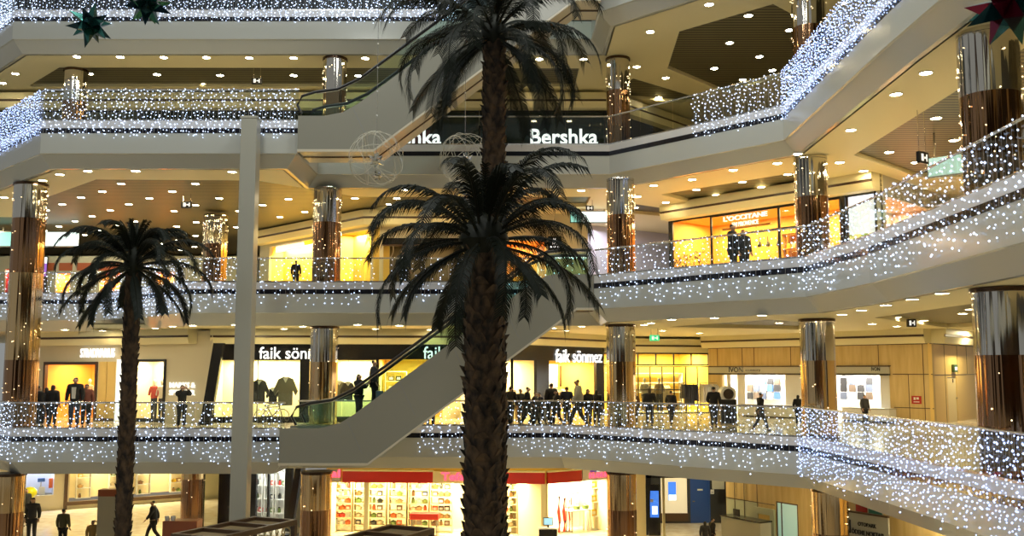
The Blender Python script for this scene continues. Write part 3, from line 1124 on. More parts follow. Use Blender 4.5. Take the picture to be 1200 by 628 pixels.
for i, u in enumerate((656, 665, 673)):
    t = WC.root('hanging_banner', ['narrow dark banner at the left in the right doorway of the black shop', 'narrow dark banner in the middle of the right doorway of the black shop', 'short dark banner beside the white panel in the black shop'][i], 'banner', sc_(u, depth=1.7), 1.7, zhc - (1.15 if i < 2 else .6))
    h = .95 if i < 2 else .4
    mb = MB(); mb.box(0, .16, 0, .02, 0, h, brownwood); mb.build('cloth', None, t)
    mb = MB(); mb.tube([(-.03, .01, h + .01), (.19, .01, h + .01)], .012, 5, steel); mb.tube([(.08, .01, h), (.08, .01, (1.15 if i < 2 else .6) - .02)], .006, 4, steel); mb.build('rod', None, t)
rack('clothes rack of pale garments inside the right doorway of the black shop', WC.world(sc_(645, depth=1.0), 1.0, z0), WC.rz, 1.2, [GM[3], GM[5], GM[2]])
rack('clothes rack of light garments in the open black shop beside the palm trunk', WC.world(.5, 1.5, z0), WC.rz, 1.2, [GM[5], GM[3], GM[2]])

# ---- glazed clothes shop with black muntins
WX = Wall((4.45, 45.2), (10.6, 47.3))
sx_ = WX.sx
xa_, xb_ = sx_(705), sx_(831)
zx0, zx1, zx2 = z0, WX.px(790, 429)[1], WX.px(790, 413.5)[1]
interior(WX, xa_, xb_, z0, zx2, 3.0, shopyellow, 50, (1, .80, .40))
facade(WX, xa_, xb_ + 1, zx2, 8.5, [], creamwall, 'wall_above_glazing')
t = pane(WX, xa_, xb_, z0, zx1, 'tall glazed shopfront with thin black bars beside the IVON stall', 9, fw=.04, rails=(.5,))
t = pane(WX, xa_, xb_, zx1 + .03, zx2, 'row of upper shop lights with black bars over the glazed clothes shop', 6, fw=.06)
bulkhead([WX.world(xa_, 0, 0)[:2], WX.world(xb_, 0, 0)[:2]], zx2 + .03)
for i, (u, w, ms, lb) in enumerate(((722, 1.05, [GM[0], GM[3], GM[2]], 'clothes rack behind the glazing next to the gold column'), (752, 1.5, [GM[3], GM[5], GM[0]], 'clothes rack of pale coats behind the glazed shopfront'))):
    rack(lb, WX.world(sx_(u, depth=1.0), 1.0, z0), WX.rz, w, ms, h=1.35)
rack('long clothes rack of black garments standing outside the glazed shop', WX.world(sx_(798, depth=-2.0), -2.0, z0), WX.rz, .85, [GM[0], GM[0], GM[1]], h=1.45)
rack('clothes rack of cream and black garments left of the IVON stall', WX.world(sx_(820, depth=-1.6), -1.6, z0), WX.rz, .9, [GM[3], GM[0], GM[5]], h=1.45)
shelf_unit('wide shelf unit against the back wall of the glazed shop', WX, sx_(735, depth=2.4), sx_(800, depth=2.4), z0, z0 + 1.9, 2.4, .4, 5)
for i, u in enumerate((755, 772)):
    mannequin(['mannequin in a pale coat left behind the glazed shopfront', 'mannequin in a tan coat behind the glazed shopfront bars'][i], WX.world(sx_(u, depth=.6), .6, z0), WX.rz, [GM[3], GM[2]][i], None)

# ---- IVON stall on the beige panel wall
WD = Wall((9.25, 45.6), (16.0, 36.9))
sd = WD.sx
zp = 7.95
ph = WD.px(950, 429)[1]
st = (sd(832), sd(1043))
zs0, zs1 = WD.px(940, 437.5)[1], WD.px(940, 430)[1]
facade(WD, 0, WD.L, z0, zp + .5, [(sd(846), sd(1043) - .05, z0, zs0)], beige, 'wall_beige_panels')
bulkhead([WD.world(0, 0, 0)[:2], WD.world(WD.L, 0, 0)[:2]], zp)
interior(WD, sd(846), sd(1043) - .05, z0, zs0, 1.3, shopwall, 30, (1, .95, .82), white)
mb = MB()
for u in (841, 870, 884, 927, 1030, 1082):
    mb.box(sd(u) - .012, sd(u) + .012, -.012, .0, ph if u < 1043 else z0, zp, brownwood)
mb.box(0, sd(1044), -.013, 0, ph - .02, ph + .02, brownwood)
mb.box(sd(1046), WD.L, -.013, 0, WD.px(1070, 438.5)[1] - .015, WD.px(1070, 438.5)[1] + .015, brownwood)
mb.box(sd(1046), WD.L, -.013, 0, WD.px(1070, 478)[1] - .015, WD.px(1070, 478)[1] + .015, brownwood)
mb.box(sd(1064) - .01, sd(1064) + .01, -.012, 0, z0, WD.px(1070, 438.5)[1], brownwood)
mb.box(0, WD.L, -.014, 0, zp - .03, zp, brownwood)
WD.struct(mb, 'panel_joint_trim')
t = WD.root('stall_fascia', 'long cream IVON name board over the handbag stall', 'name board', st[0], -.06, zs0)
L_ = st[1] - st[0]
mb = MB(); mb.box(0, L_, -.02, .05, 0, zs1 - zs0, offwhite); mb.build('board', None, t)
mb = MB(); mb.box(0, L_, -.05, .05, -.07, 0, blackmetal); mb.build('lower_edge', None, t)
mb = MB(); mb.box(0, L_, -.05, .05, zs1 - zs0, zs1 - zs0 + .05, brownwood); mb.build('upper_edge', None, t)
X0 = st[0]
for nm, txt, ua, ub, va, vb in (('lettering', 'IVON', 854, 870.5, 430.2, 436.2), ('small_lettering', 'accessory', 873, 891, 433, 435.6), ('right_lettering', 'IVON', 1021, 1031, 430.2, 434.6)):
    a = WD.px(ua, vb, -.09); b = WD.px(ub, va, -.09)
    fit_text(txt, a[0] - X0, b[0] - X0, a[1] - zs0, b[1] - zs0, -.025, dark, nm, t, .016, .006)
# white stall partitions
for u0_, u1_, lb in ((849, 853, 'narrow white post at the left of the IVON stall'), (861, 870, 'wide white pillar left in the IVON stall'), (917, 937, 'white back panel of the stall left of the gold column'), (1028, 1042, 'white end panel at the right end of the IVON stall')):
    a, b = sd(u0_), sd(u1_)
    t = WD.root('stall_partition', lb, 'partition', a, .15, z0)
    mb = MB(); mb.box(0, b - a, 0, .12, 0, zs0 - z0 - .02, white, .01); mb.build('board', None, t)
    mb = MB(); mb.box(0, b - a, -.01, .0, 0, .12, steel); mb.build('kick_board', None, t)
# bags and scarves hung on the stall's back wall
rnd = random.Random(5)
bagc = ['navy', 'black', 'white', 'brown', 'blue']


def hung_bag(label, W_, s_, z_, y_, w, h, m, group):
    t = W_.root('hanging_bag', label, 'bag', s_, y_, z_, group)
    mb = MB(); mb.slabxz([(-w * .9, h), (w * .9, h), (w, h * .3), (w * .9, 0), (-w * .9, 0), (-w, h * .3)], -.06, .0, m)
    mb.tube([(-w * .5, -.03, h), (-w * .3, -.03, h * 1.35), (w * .3, -.03, h * 1.35), (w * .5, -.03, h)], .012, 5, m)
    mb.build('bag_body', None, t)


BM = {'navy': GM[7], 'black': GM[0], 'white': white, 'brown': GM[4], 'blue': GMAT['blue']}
for r_, v in enumerate((446, 454, 463)):
    for j, u in enumerate((880, 888, 896, 904, 912)):
        c = bagc[(r_ * 3 + j * 2) % 5]
        q = WD.px(u, v, 1.2)
        hung_bag('%s bag in the %s row left of the gold column, %s from the left' % (c, ['top', 'middle', 'bottom'][r_], ['first', 'second', 'third', 'fourth', 'fifth'][j]), WD, q[0], q[1] - .18, 1.15, .16, .3, BM[c], 'bags on the stall left of the gold column')
for r_, v in enumerate((446, 454, 463)):
    for j, u in enumerate((990, 1000, 1010, 1020)):
        c = ['black', 'black', 'navy', 'brown', 'white'][(r_ + j * 2) % 5]
        q = WD.px(u, v, 1.1)
        hung_bag('%s bag in the %s row right of the gold column, %s from the left' % (c, ['top', 'middle', 'bottom'][r_], ['first', 'second', 'third', 'fourth'][j]), WD, q[0], q[1] - .18, 1.05, .15, .3, BM[c], 'bags on the stall right of the gold column')
for i, (u0_, u1_, lb) in enumerate(((868, 930, 'white display counter in front of the IVON stall left of the column'), (985, 1040, 'white display counter at the right end of the IVON stall'))):
    a, b = sd(u0_, depth=-.6), sd(u1_, depth=-.6)
    t = WD.root('display_counter', lb, 'counter', a, -.6, z0)
    mb = MB(); mb.box(0, b - a, 0, .5, .06, .52, white, .01); mb.build('cabinet', None, t)
    mb = MB(); mb.box(-.02, b - a + .02, -.03, .53, .52, .56, offwhite, .008); mb.build('counter_top', None, t)
    mb = MB(); mb.box(.03, b - a - .03, .03, .47, 0, .06, blackmetal); mb.build('plinth', None, t)
t = WD.root('sign_plate', 'small red sign plate on the beige panel wall', 'sign', WD.px(1069, 473)[0], -.02, WD.px(1069, 473)[1])
w_, h_ = WD.px(1080, 464)[0] - WD.px(1069, 473)[0], WD.px(1080, 464)[1] - WD.px(1069, 473)[1]
mb = MB(); mb.box(0, w_, -.015, .0, 0, h_, redm); mb.build('plate', None, t)
mb = MB(); mb.box(w_ * .22, w_ * .42, -.018, -.015, h_ * .5, h_ * .82, white); mb.box(w_ * .5, w_ * .76, -.018, -.015, h_ * .55, h_ * .82, white); mb.box(w_ * .2, w_ * .8, -.018, -.015, h_ * .2, h_ * .3, white); mb.build('symbol', None, t)

# ---- yellow panel wall with a service door
WE = Wall((16.0, 36.9), (21.5, 43.6))
se = WE.sx
d0, d1, dz = se(1109.5), se(1120), WE.px(1115, 442)[1]
facade(WE, 0, WE.L, z0, zp + .5, [(d0, d1, z0, dz)], yellowpanel, 'wall_yellow_panels')
bulkhead([WE.world(0, 0, 0)[:2], WE.world(WE.L, 0, 0)[:2]], zp)
mb = MB()
for u in (1107, 1122, 1133):
    mb.box(se(u) - .01, se(u) + .01, -.01, 0, WE.px(u, 438)[1] if u != 1107 else z0, zp, brownwood)
mb.box(0, WE.L, -.011, 0, WE.px(1120, 439)[1] - .012, WE.px(1120, 439)[1] + .012, brownwood)
mb.box(0, WE.L, -.011, 0, zp - .03, zp, brownwood)
WE.struct(mb, 'panel_joint_trim')
t = WE.root('service_door', 'pale yellow service door in the panel wall beside the large right column', 'door', d0, .02, z0)
t['kind'] = 'thing'
mb = MB(); mb.box(.01, d1 - d0 - .01, 0, .05, 0, dz - z0 - .01, mat('pale yellow door paint', (.80, .64, .32), .4)); mb.build('door_leaf', None, t)
mb = MB(); mb.box(d1 - d0 - .14, d1 - d0 - .05, -.05, -.0, .9, .95, steel); mb.build('door_handle', None, t)
mb = MB(); mb.box(d1 - d0 - .5, d1 - d0 - .42, -.02, 0, 1.55, 1.7, brownwood); mb.build('door_plate', None, t)

# ---- hanging exit signs
def exit_sign(u, v, z_ceil, Y, label, lit=True, w=.55, h=.26, rz=0):
    p = aty(u, v, Y)
    t = thing('exit_sign', label, 'exit sign', (p.x, p.y, p.z - h / 2), rz)
    mb = MB(); mb.box(-w / 2, w / 2, -.05, .05, 0, h, blackmetal if not lit else exitg, .008); mb.build('sign_case', None, t)
    mb = MB()
    mm = letterdim
    mb.box(-w * .3, -w * .08, -.056, -.05, h * .2, h * .8, mm)
    mb.box(w * .0, w * .22, -.056, -.05, h * .42, h * .58, mm)
    mb.box(w * .22, w * .32, -.056, -.05, h * .2, h * .8, mm)
    mb.build('pictogram', None, t)
    mb = MB()
    for s_ in (-.35, .35):
        mb.tube([(s_ * w, 0, h), (s_ * w, 0, max(h + .02, z_ceil - (p.z - h / 2)))], .012, 5, steel)
    mb.build('hanger_rod', None, t)
    return t


exit_sign(767, 396, 8.5, 36.5, 'green lit exit sign hanging near the glazed clothes shop', True, .36, .22)
exit_sign(1068, 378.5, 8.5, 30.0, 'black exit sign hanging in front of the beige panel wall', False, .27, .24)
exit_sign(219, 240, 13.64, 36.5, 'black exit sign hanging from the slat ceiling left of the white post', False, .4, .25)
exit_sign(301, 95, 18.64, 36.3, 'black exit sign hanging over the left part of the third gallery', False, .38, .24)
exit_sign(691, 244, 13.5, 37.0, 'black exit sign hanging in front of the white lit screen', False, .3, .18)
exit_sign(1081, 185, 13.64, 24.0, 'dark green exit sign hanging under the right slat ceiling', False, .4, .3, .6)
p = WE.px(1117, 431.5)
t = WE.root('exit_sign', 'small dark green exit sign above the pale yellow service door', 'exit sign', p[0] - .25, -.06, p[1] - .15)
mb = MB(); mb.box(0, .5, -.05, .05, 0, .3, mat('dark green sign', (.05, .12, .06), .4), .01); mb.build('sign_case', None, t)
mb = MB(); mb.box(.1, .4, -.055, -.05, .08, .2, letterdim); mb.build('pictogram', None, t)

# =================================================================== SECOND GALLERY
y0 = 9.88
# deep left hall
WF = Wall((-40, 56), (-12, 56))
sf = WF.sx
facade(WF, 0, WF.L, y0, 13.66, [], creamwall, 'wall_deep_left')
t = WF.root('lit_banner', 'long white lit banner along the deep left hall', 'lit banner', WF.px(-20, 285, -11.4)[0], -11.4, WF.px(40, 288, -11.4)[1])
a = WF.px(-20, 285, -11.4); b = WF.px(91, 285, -11.4)
hh = WF.px(40, 272, -11.4)[1] - WF.px(40, 288, -11.4)[1]
mb = MB(); mb.box(0, (b[0] - a[0]) * .45, 0, .08, 0, hh, screena); mb.box((b[0] - a[0]) * .45, b[0] - a[0], 0, .08, 0, hh, screenw); mb.build('light_face', None, t)
mb = MB(); mb.box(-.05, b[0] - a[0] + .05, .02, .12, -.05, 0, steel); mb.box(-.05, b[0] - a[0] + .05, .02, .12, hh, hh + .05, steel)
for s_ in (.2, .8):
    mb.tube([((b[0] - a[0]) * s_, .06, hh), ((b[0] - a[0]) * s_, .06, max(hh + .06, 13.6 - WF.px(40, 288, -11.4)[1]))], .02, 5, steel)
mb.build('frame', None, t)
# left shop row with red brown plaques
WF2 = Wall((-27, 47.5), (-12.6, 47.5))
s2 = WF2.sx
zA, zB = y0, WF2.px(100, 300)[1]
op = [(s2(60), s2(77), y0, WF2.px(70, 319)[1]), (s2(112), s2(136), y0, WF2.px(120, 319)[1]), (s2(178), s2(200), y0, WF2.px(190, 319)[1]), (s2(0), s2(10), y0, WF2.px(5, 315)[1])]
facade(WF2, 0, WF2.L, zA, zB, op, offwhite, 'wall_left_shops')
for i, o in enumerate(op):
    interior(WF2, *o, 1.2, shoporange if i != 3 else redm, 40, (1, .8, .5))
for i, (ua, ub) in enumerate(((50, 64), (69, 85), (90, 110), (115, 140), (150, 175))):
    a = WF2.px(ua, 317, -.03); b = WF2.px(ub, 308, -.03)
    t = WF2.root('wall_plaque', 'red brown plaque in the row over the left shops, %s from the left column' % ['first', 'second', 'third', 'fourth', 'fifth'][i], 'plaque', a[0], -.03, a[1], 'red brown plaques over the left shops')
    mb = MB(); mb.box(0, b[0] - a[0], -.02, .03, 0, b[1] - a[1], redbrown, .01); mb.build('plaque_board')
    o = D.objects['plaque_board' if i == 0 else 'plaque_board.%03d' % i]; o.parent = t
t = WF2.root('lit_poster', 'small purple and white lit poster beside the left mirror column', 'poster', WF2.px(48, 325, -.2)[0], -.2, y0)
zq = WF2.px(48, 325, -.2)[1] - y0
mb = MB(); mb.box(0, .3, -.03, .03, 0, zq + 1.05, blackmetal, .01); mb.build('case', None, t)
mb = MB(); mb.box(.03, .27, -.035, -.03, zq + .05, zq + .7, mat('purple lit print', (.3, .1, .6), .4, emit=.6, ecol=(.3, .15, .7))); mb.box(.03, .27, -.035, -.03, zq + .7, zq + 1.0, screenw); mb.build('print', None, t)

# yellow shop set at an angle
WG = Wall((-12.3, 46.7), (-5.95, 40.15))
sg = WG.sx
ztG = 12.95
zg = WG.px(420, 267)[1]
og = [(sg(312), sg(392), y0, ztG - .12), (sg(394), sg(432.5), y0, ztG - .12)]
facade(WG, 0, WG.L, y0, 13.5, og, offwhite, 'wall_yellow_shopfront')
for o in og:
    interior(WG, *o, .8, shopyellow, 42, (1, .78, .30))
bulkhead([WG.world(0, 0, 0)[:2], WG.world(WG.L, 0, 0)[:2], (-.5, 40.15)], ztG)
t = WG.root('sign_board', 'white lit name board in the yellow shop window behind the white post', 'sign', sg(313), .3, WG.px(313, 296)[1])
mb = MB(); mb.box(0, sg(345) - sg(313), 0, .06, 0, .55, letterdim, .01); mb.build('light_face', None, t)
mb = MB(); mb.box(0, sg(345) - sg(313), -.02, .08, .55, .7, navy); mb.build('top_edge', None, t)
# dark shop in the middle
WH = Wall((-5.95, 40.3), (3.2, 40.3))
sh = WH.sx
oh = [(sh(447), sh(541), y0, ztG - .55), (sh(546), sh(640), y0, ztG - .6)]
facade(WH, 0, WH.L, y0, 13.5, oh, creamwall, 'wall_dark_shopfront')
interior(WH, *oh[0], 2.5, mat('dim olive wall', (.16, .13, .07), .6), 6, (1, .7, .35))
interior(WH, *oh[1], 1.8, shoporange, 22, (1, .75, .4))
t = WH.root('sign_board', 'black fascia board over the dim shop behind the palm fronds', 'sign', oh[0][0], -.08, WH.px(470, 287)[1])
h_ = ztG - .5 - WH.px(470, 287)[1]
mb = MB(); mb.box(0, oh[0][1] - oh[0][0], -.03, .06, 0, h_, dark); mb.build('board', None, t)
mb = MB(); mb.box(0, oh[0][1] - oh[0][0], -.05, .06, -.05, 0, brownwood); mb.build('lower_edge', None, t)
t = WH.root('wall_lamp', 'small orange glowing lamp in the dim shop behind the palm', 'lamp', WH.px(481, 273, 1)[0], 1, WH.px(481, 275, 1)[1])
mb = MB(); mb.lathe([(.02, 0), (.1, .02), (.12, .12), (.06, .2)], 12, mat('orange lamp glow', (1, .5, .15), .4, emit=4, ecol=(1, .5, .15))); mb.build('lamp_shade', None, t)
mb = MB(); mb.tube([(0, 0, .2), (0, 0, 1.0)], .01, 5, blackmetal); mb.build('cord', None, t)
t = WH.root('round_mirror', 'pale ring mirror in the dim shop beside the yellow shop', 'mirror', WH.px(454, 300, .8)[0], .8, WH.px(454, 300, .8)[1])
mb = MB(); mb.tube([(.25 * math.cos(k * PI / 12), 0, .3 + .42 * math.sin(k * PI / 12)) for k in range(25)], .025, 6, offwhite); mb.build('ring_frame', None, t)
mb = MB(); mb.tube([(0, 0, -.12), (0, 0, y0 - WH.px(454, 300, .8)[1])], .02, 6, steel); mb.build('stand', None, t)
# white and lavender area at the right of centre
WI = Wall((2.0, 42.5), (9.2, 47.5))
si = WI.sx
facade(WI, -1, WI.L + 2, y0, 13.5, [], mat('lavender white wall', (.62, .58, .66), .4), 'wall_pale_lavender')
l = D.lights.new('shop_lamp', 'AREA'); l.size = 3; l.energy = 160; l.color = (.9, .88, 1)
o = D.objects.new('shop_lamp', l); COL.objects.link(o); o.location = (5.2, 42.2, 13.3)
p = WH.px(668, 261, -1.2); q = WH.px(712, 243, -1.2)
t = WH.root('lit_screen', 'large white and aqua lit screen hanging left of the mirror column', 'screen', p[0], -1.2, p[1])
w_, h_ = q[0] - p[0], q[1] - p[1] - .15
mb = MB(); mb.box(0, w_, 0, .1, 0, h_, blackmetal, .01); mb.build('case', None, t)
mb = MB(); mb.box(.03, w_ * .3, -.01, 0, .03, h_ - .03, screena); mb.box(w_ * .3, w_ - .03, -.01, 0, .03, h_ - .03, screenw); mb.build('display', None, t)
mb = MB(); mb.box(.1, .16, .02, .08, h_, 13.5 - p[1], steel); mb.box(w_ - .16, w_ - .1, .02, .08, h_, 13.5 - p[1], steel); mb.build('hanger_rod', None, t)
# small round lit emblem sign
p = WH.px(650, 285, -.6)
t = WH.root('emblem_sign', 'small black lit emblem sign right of the palm crown', 'sign', p[0], -.6, p[1])
mb = MB(); mb.box(-.28, .28, 0, .08, -.3, .3, dark, .01); mb.build('board', None, t)
mb = MB(); mb.slabxz([(-.13, -.05), (.13, -.05), (.06, .2), (-.06, .2)], -.02, 0, letter); mb.box(-.18, .18, -.02, 0, -.18, -.12, letter); mb.build('emblem', None, t)
mb = MB(); mb.tube([(0, .04, .3), (0, .04, 13.5 - p[1])], .02, 6, steel); mb.build('hanger_rod', None, t)

# orange cosmetics shop
WJ = Wall((6.35, 38.75), (12.35, 31.9))
sj = WJ.sx
zj = 12.93
oj = (0.15, sj(992), y0, zj)
facade(WJ, 0, WJ.L, y0, 13.5, [oj, (sj(997), sj(1032), y0, zj)], dark, 'wall_orange_shopfront')
interior(WJ, *oj, 2.6, shoporange, 44, (1, .72, .32))
bulkhead([WJ.world(0, 0, 0)[:2], WJ.world(WJ.L, 0, 0)[:2]], zj)
jj = [0.15, sj(836), sj(917), sj(935), sj(992)]
pane(WJ, jj[0], jj[1], y0, zj, 'left glass pane of the orange cosmetics shop', 1, fw=.06)
pane(WJ, jj[1], jj[2], y0, zj, 'wide middle glass pane of the orange cosmetics shop under its sign', 1, fw=.09)
pane(WJ, jj[2], jj[4], y0, zj, 'right glass pane of the orange cosmetics shop behind the column', 2, fw=.09)
a = WJ.px(847, 265, .2); b = WJ.px(898, 246, .2)
t = WJ.root('shop_sign', "white lit L'OCCITANE EN PROVENCE sign in the orange shop window", 'shop sign', a[0], .25, a[1] - .1)
fit_text("L'OCCITANE", 0, b[0] - a[0], .27, .27 + (b[1] - a[1]) * .5, 0, letter, 'lettering', t, .025)
fit_text('EN PROVENCE', (b[0] - a[0]) * .2, (b[0] - a[0]) * .8, .02, .20, 0, letterdim, 'small_lettering', t, .02)
mb = MB(); mb.box(-.1, b[0] - a[0] + .1, .05, .08, -.06, .02, mat('sign rail', (.6, .25, .05), .5)); mb.build('rail', None, t)
for i, u in enumerate((876, 890, 900, 912)):
    p = WJ.px(u, 285 - (u - 876) * .06, 1.0)
    t = WJ.root('track_spotlight', 'black spotlight on the track in the orange shop, %s from the left' % ['first', 'second', 'third', 'fourth'][i], 'spotlight', p[0], 1.0, p[1], 'spotlights on the orange shop track')
    mb = MB(); mb.tube([(0, 0, 0), (.06, -.1, -.14)], [.05, .075], 10, blackmetal); mb.build('lamp_head', None, t)
    mb = MB(); mb.tube([(0, 0, .0), (0, 0, .22)], .015, 5, blackmetal); mb.build('stem', None, t)
t = WJ.root('spotlight_track', 'black lighting track inside the orange shop', 'track', sj(866), 1.0, WJ.px(866, 280, 1)[1] + .2)
mb = MB(); mb.box(0, sj(930) - sj(866), -.03, .03, 0, .04, blackmetal); mb.build('rail', None, t)
mb = MB()
for k in (.1, .9):
    mb.tube([((sj(930) - sj(866)) * k, 0, .04), ((sj(930) - sj(866)) * k, 0, zj - WJ.px(866, 280, 1)[1] - .2)], .01, 5, blackmetal)
mb.build('suspension', None, t)
zz = shelf_unit('orange lit wall shelf of bottles in the cosmetics shop', WJ, sj(880), sj(930), y0, zj - .7, 2.2, .35, 5, mat('orange shelf board', (.7, .36, .1), .5))
for i, z_ in enumerate(zz[:-1]):
    for j in range(7):
        c = ['yellow', 'cream', 'orange'][(i + j) % 3]
        goods('jar', c, WJ.world(sj(880) + .25 + j * (sj(930) - sj(880) - .5) / 6, 2.35, z_), WJ.rz, c + ' bottle on the shelf of the cosmetics shop', c + ' bottles in the cosmetics shop')
# dark plant group at the left of it
def bush(label, loc, h, w, seed, group=None, leafm=None):
    rnd = random.Random(seed)
    t = thing('potted_plant', label, 'plant', loc, 0, group)
    mb = MB(); mb.lathe([(.0, 0), (.16, 0), (.2, .3), (.18, .3), (.17, .26), (.0, .26)], 12, dark); mb.build('pot', None, t)
    mb = MB()
    for i in range(150):
        a = rnd.uniform(0, 2 * PI); z_ = rnd.uniform(.3, h); rr = w * math.sqrt(rnd.random()) * math.sin(max(.12, (z_ - .2) / (h - .1)) * PI * .85 + .2)
        p_ = Vector((math.cos(a) * rr, math.sin(a) * rr, z_))
        d_ = Vector((math.cos(a), math.sin(a), rnd.uniform(-.2, .8))).normalized() * .14
        s_ = d_.cross(Vector((0, 0, 1))).normalized() * .035
        mb.poly([p_, p_ + d_ * .5 + s_, p_ + d_, p_ + d_ * .5 - s_], leafm or frond_m)
    o = mb.build('foliage', None, t, recalc=False)
    mb = MB(); mb.tube([(0, 0, .26), (0, 0, h * .8)], [.025, .01], 6, stem_m); mb.build('stem', None, t)
    return t


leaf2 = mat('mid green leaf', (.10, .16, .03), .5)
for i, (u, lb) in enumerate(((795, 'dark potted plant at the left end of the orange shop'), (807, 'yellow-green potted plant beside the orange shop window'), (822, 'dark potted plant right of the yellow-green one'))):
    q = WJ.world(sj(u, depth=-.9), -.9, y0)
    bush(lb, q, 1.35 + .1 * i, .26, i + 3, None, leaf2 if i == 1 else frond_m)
# bright poster window right
a, b = sj(997), sj(1032)
t = WJ.root('lit_poster', 'large lit poster of yellow flowers under white sky in the right shop window', 'poster', a, .1, y0)
L_ = b - a; H_ = zj - y0
mb = MB(); mb.box(.02, L_ - .02, .06, .1, 0.01, H_ - .02, blackmetal); mb.build('case', None, t)
pm = mat('flower print', (.8, .8, .6), .4, emit=1.0)
nt_, N_, K_, b_ = nodes(pm)
nz_ = noise_col(pm, (.25, .35, .05), (.95, .8, .3), (1, 1, 1), 7, 4, .4, .6)
K_.new(b_.inputs['Base Color'].links[0].from_socket, b_.inputs['Emission Color'])
mb = MB(); mb.box(.05, L_ - .05, .04, .06, .05, H_ * .55, pm); mb.build('flower_print', None, t)
mb = MB(); mb.box(.05, L_ - .05, .04, .06, H_ * .55, H_ - .05, mat('pale sky print', (.9, .93, 1), .4, emit=.9, ecol=(.85, .9, 1))); mb.build('sky_print', None, t)
WK = Wall((12.35, 31.9), (17.5, 37.2))
sk = WK.sx
facade(WK, 0, WK.L, y0, 13.5, [(.4, 4.5, y0, 12.8)], offwhite, 'wall_right_shops')
interior(WK, .4, 4.5, y0, 12.8, 1.5, mat('rose shop wall', (.7, .5, .36), .6), 26, (1, .8, .6))
WK2 = Wall((17.2, 36), (17.2, 12))
facade(WK2, 0, WK2.L, y0, 13.6, [], creamwall, 'wall_right_gallery')
facade(WK2, 0, WK2.L, z0, 8.5, [], creamwall, 'wall_right_gallery')
facade(WK2, 0, WK2.L, 14.88, 18.5, [], creamwall, 'wall_right_gallery')
# aqua lit screen at the right edge of that gallery
p = aty(1086, 195, 27)
t = thing('lit_screen', 'pale aqua lit screen hanging behind the large right column', 'screen', (p.x, p.y, p.z - .35), -.75)
mb = MB(); mb.box(0, 1.5, 0, .1, 0, .6, steel, .01); mb.build('case', None, t)
mb = MB(); mb.box(.04, 1.46, -.01, 0, .04, .56, mat('pale aqua screen', (.6, .8, .75), .3, emit=.6, ecol=(.6, .95, .85))); mb.build('display', None, t)
mb = MB(); mb.box(.2, .25, .03, .07, .6, 13.64 - p.z + .35, steel); mb.box(1.2, 1.25, .03, .07, .6, 13.64 - p.z + .35, steel); mb.build('hanger_rod', None, t)

# =================================================================== THIRD GALLERY
v0 = 14.88
WL = Wall((-24, 39.5), (3.9, 39.5))
sl_ = WL.sx
zl = 17.75
facade(WL, 0, WL.L, zl, 18.5, [], creamwall, 'wall_third_bulkhead')
mb = MB(); mb.box(0, WL.L, 2.5, 2.6, v0, zl, dark); WL.struct(mb, 'wall_shop_back')
darkglass = mat('dark green shop glass', (.012, .022, .022), .04)
pane(WL, .1, sl_(150), v0, zl, 'dark shop glazing at the left of the third gallery', 6, fw=.05)
for i, (ua, ub, lb) in enumerate(((152, 255, 'dark shop glazing behind the left light curtain of the third gallery'), (257, 345, 'dark shop glazing left of the upper escalator foot'), (347, 466, 'dark shop glazing behind the upper escalator'), (468, 560, 'dark shop glazing behind the left Bershka sign'), (562, 716, 'dark shop glazing behind the right Bershka sign'))):
    t = WL.root('shop_window', lb, 'shop window', sl_(ua), .05, v0)
    t['kind'] = 'thing'
    L_ = sl_(ub) - sl_(ua)
    mb = MB(); mb.box(0, L_, -.005, .02, 0, zl - v0, darkglass); mb.build('glass_pane', None, t)
    mb = MB(); mb.box(0, L_, -.03, .03, 0, .06, blackmetal); mb.box(0, L_, -.03, .03, zl - v0 - .06, zl - v0, blackmetal); mb.box(-.02, .03, -.03, .03, 0, zl - v0, blackmetal)
    n = max(2, int(L_ / 1.4))
    for k in range(1, n):
        mb.box(L_ * k / n - .015, L_ * k / n + .015, -.025, .025, 0, zl - v0, blackmetal)
    mb.build('frame', None, t)
sign(WL, 'shop_sign', 'white lit Bershka sign left of the mirror column', 'Bershka', 621.5, 151, 700.5, 169.5, letter, -.12, .018)
sign(WL, 'shop_sign', 'white lit Bershka sign half hidden by the upper escalator', 'Bershka', 438, 151.5, 517, 169.5, letter, -.12, .018)
t = WL.root('sign_board', 'dark red board under the half hidden Bershka sign', 'sign', sl_(473), -.06, WL.px(473, 172)[1])
mb = MB(); mb.box(0, 1.0, -.02, .03, 0, .7, mat('very dark red', (.06, .01, .01), .4)); mb.build('board', None, t)
mb = MB(); mb.box(0, 1.0, -.025, .03, -.04, 0, blackmetal); mb.build('lower_edge', None, t)
bulkhead([WL.world(0, 0, 0)[:2], WL.world(WL.L, 0, 0)[:2]], zl)
WM = Wall((3.9, 39.5), (10.4, 46.6))
facade(WM, 0, WM.L, zl, 18.5, [], creamwall, 'wall_third_bulkhead')
facade(WM, 0, WM.L, v0, zl, [], dark, 'wall_dark_shop')
bulkhead([WM.world(0, 0, 0)[:2], WM.world(WM.L, 0, 0)[:2]], zl)
WM2 = Wall((10.4, 46.6), (17.2, 38))
facade(WM2, 0, WM2.L, v0, 18.5, [], creamwall, 'wall_third_right')
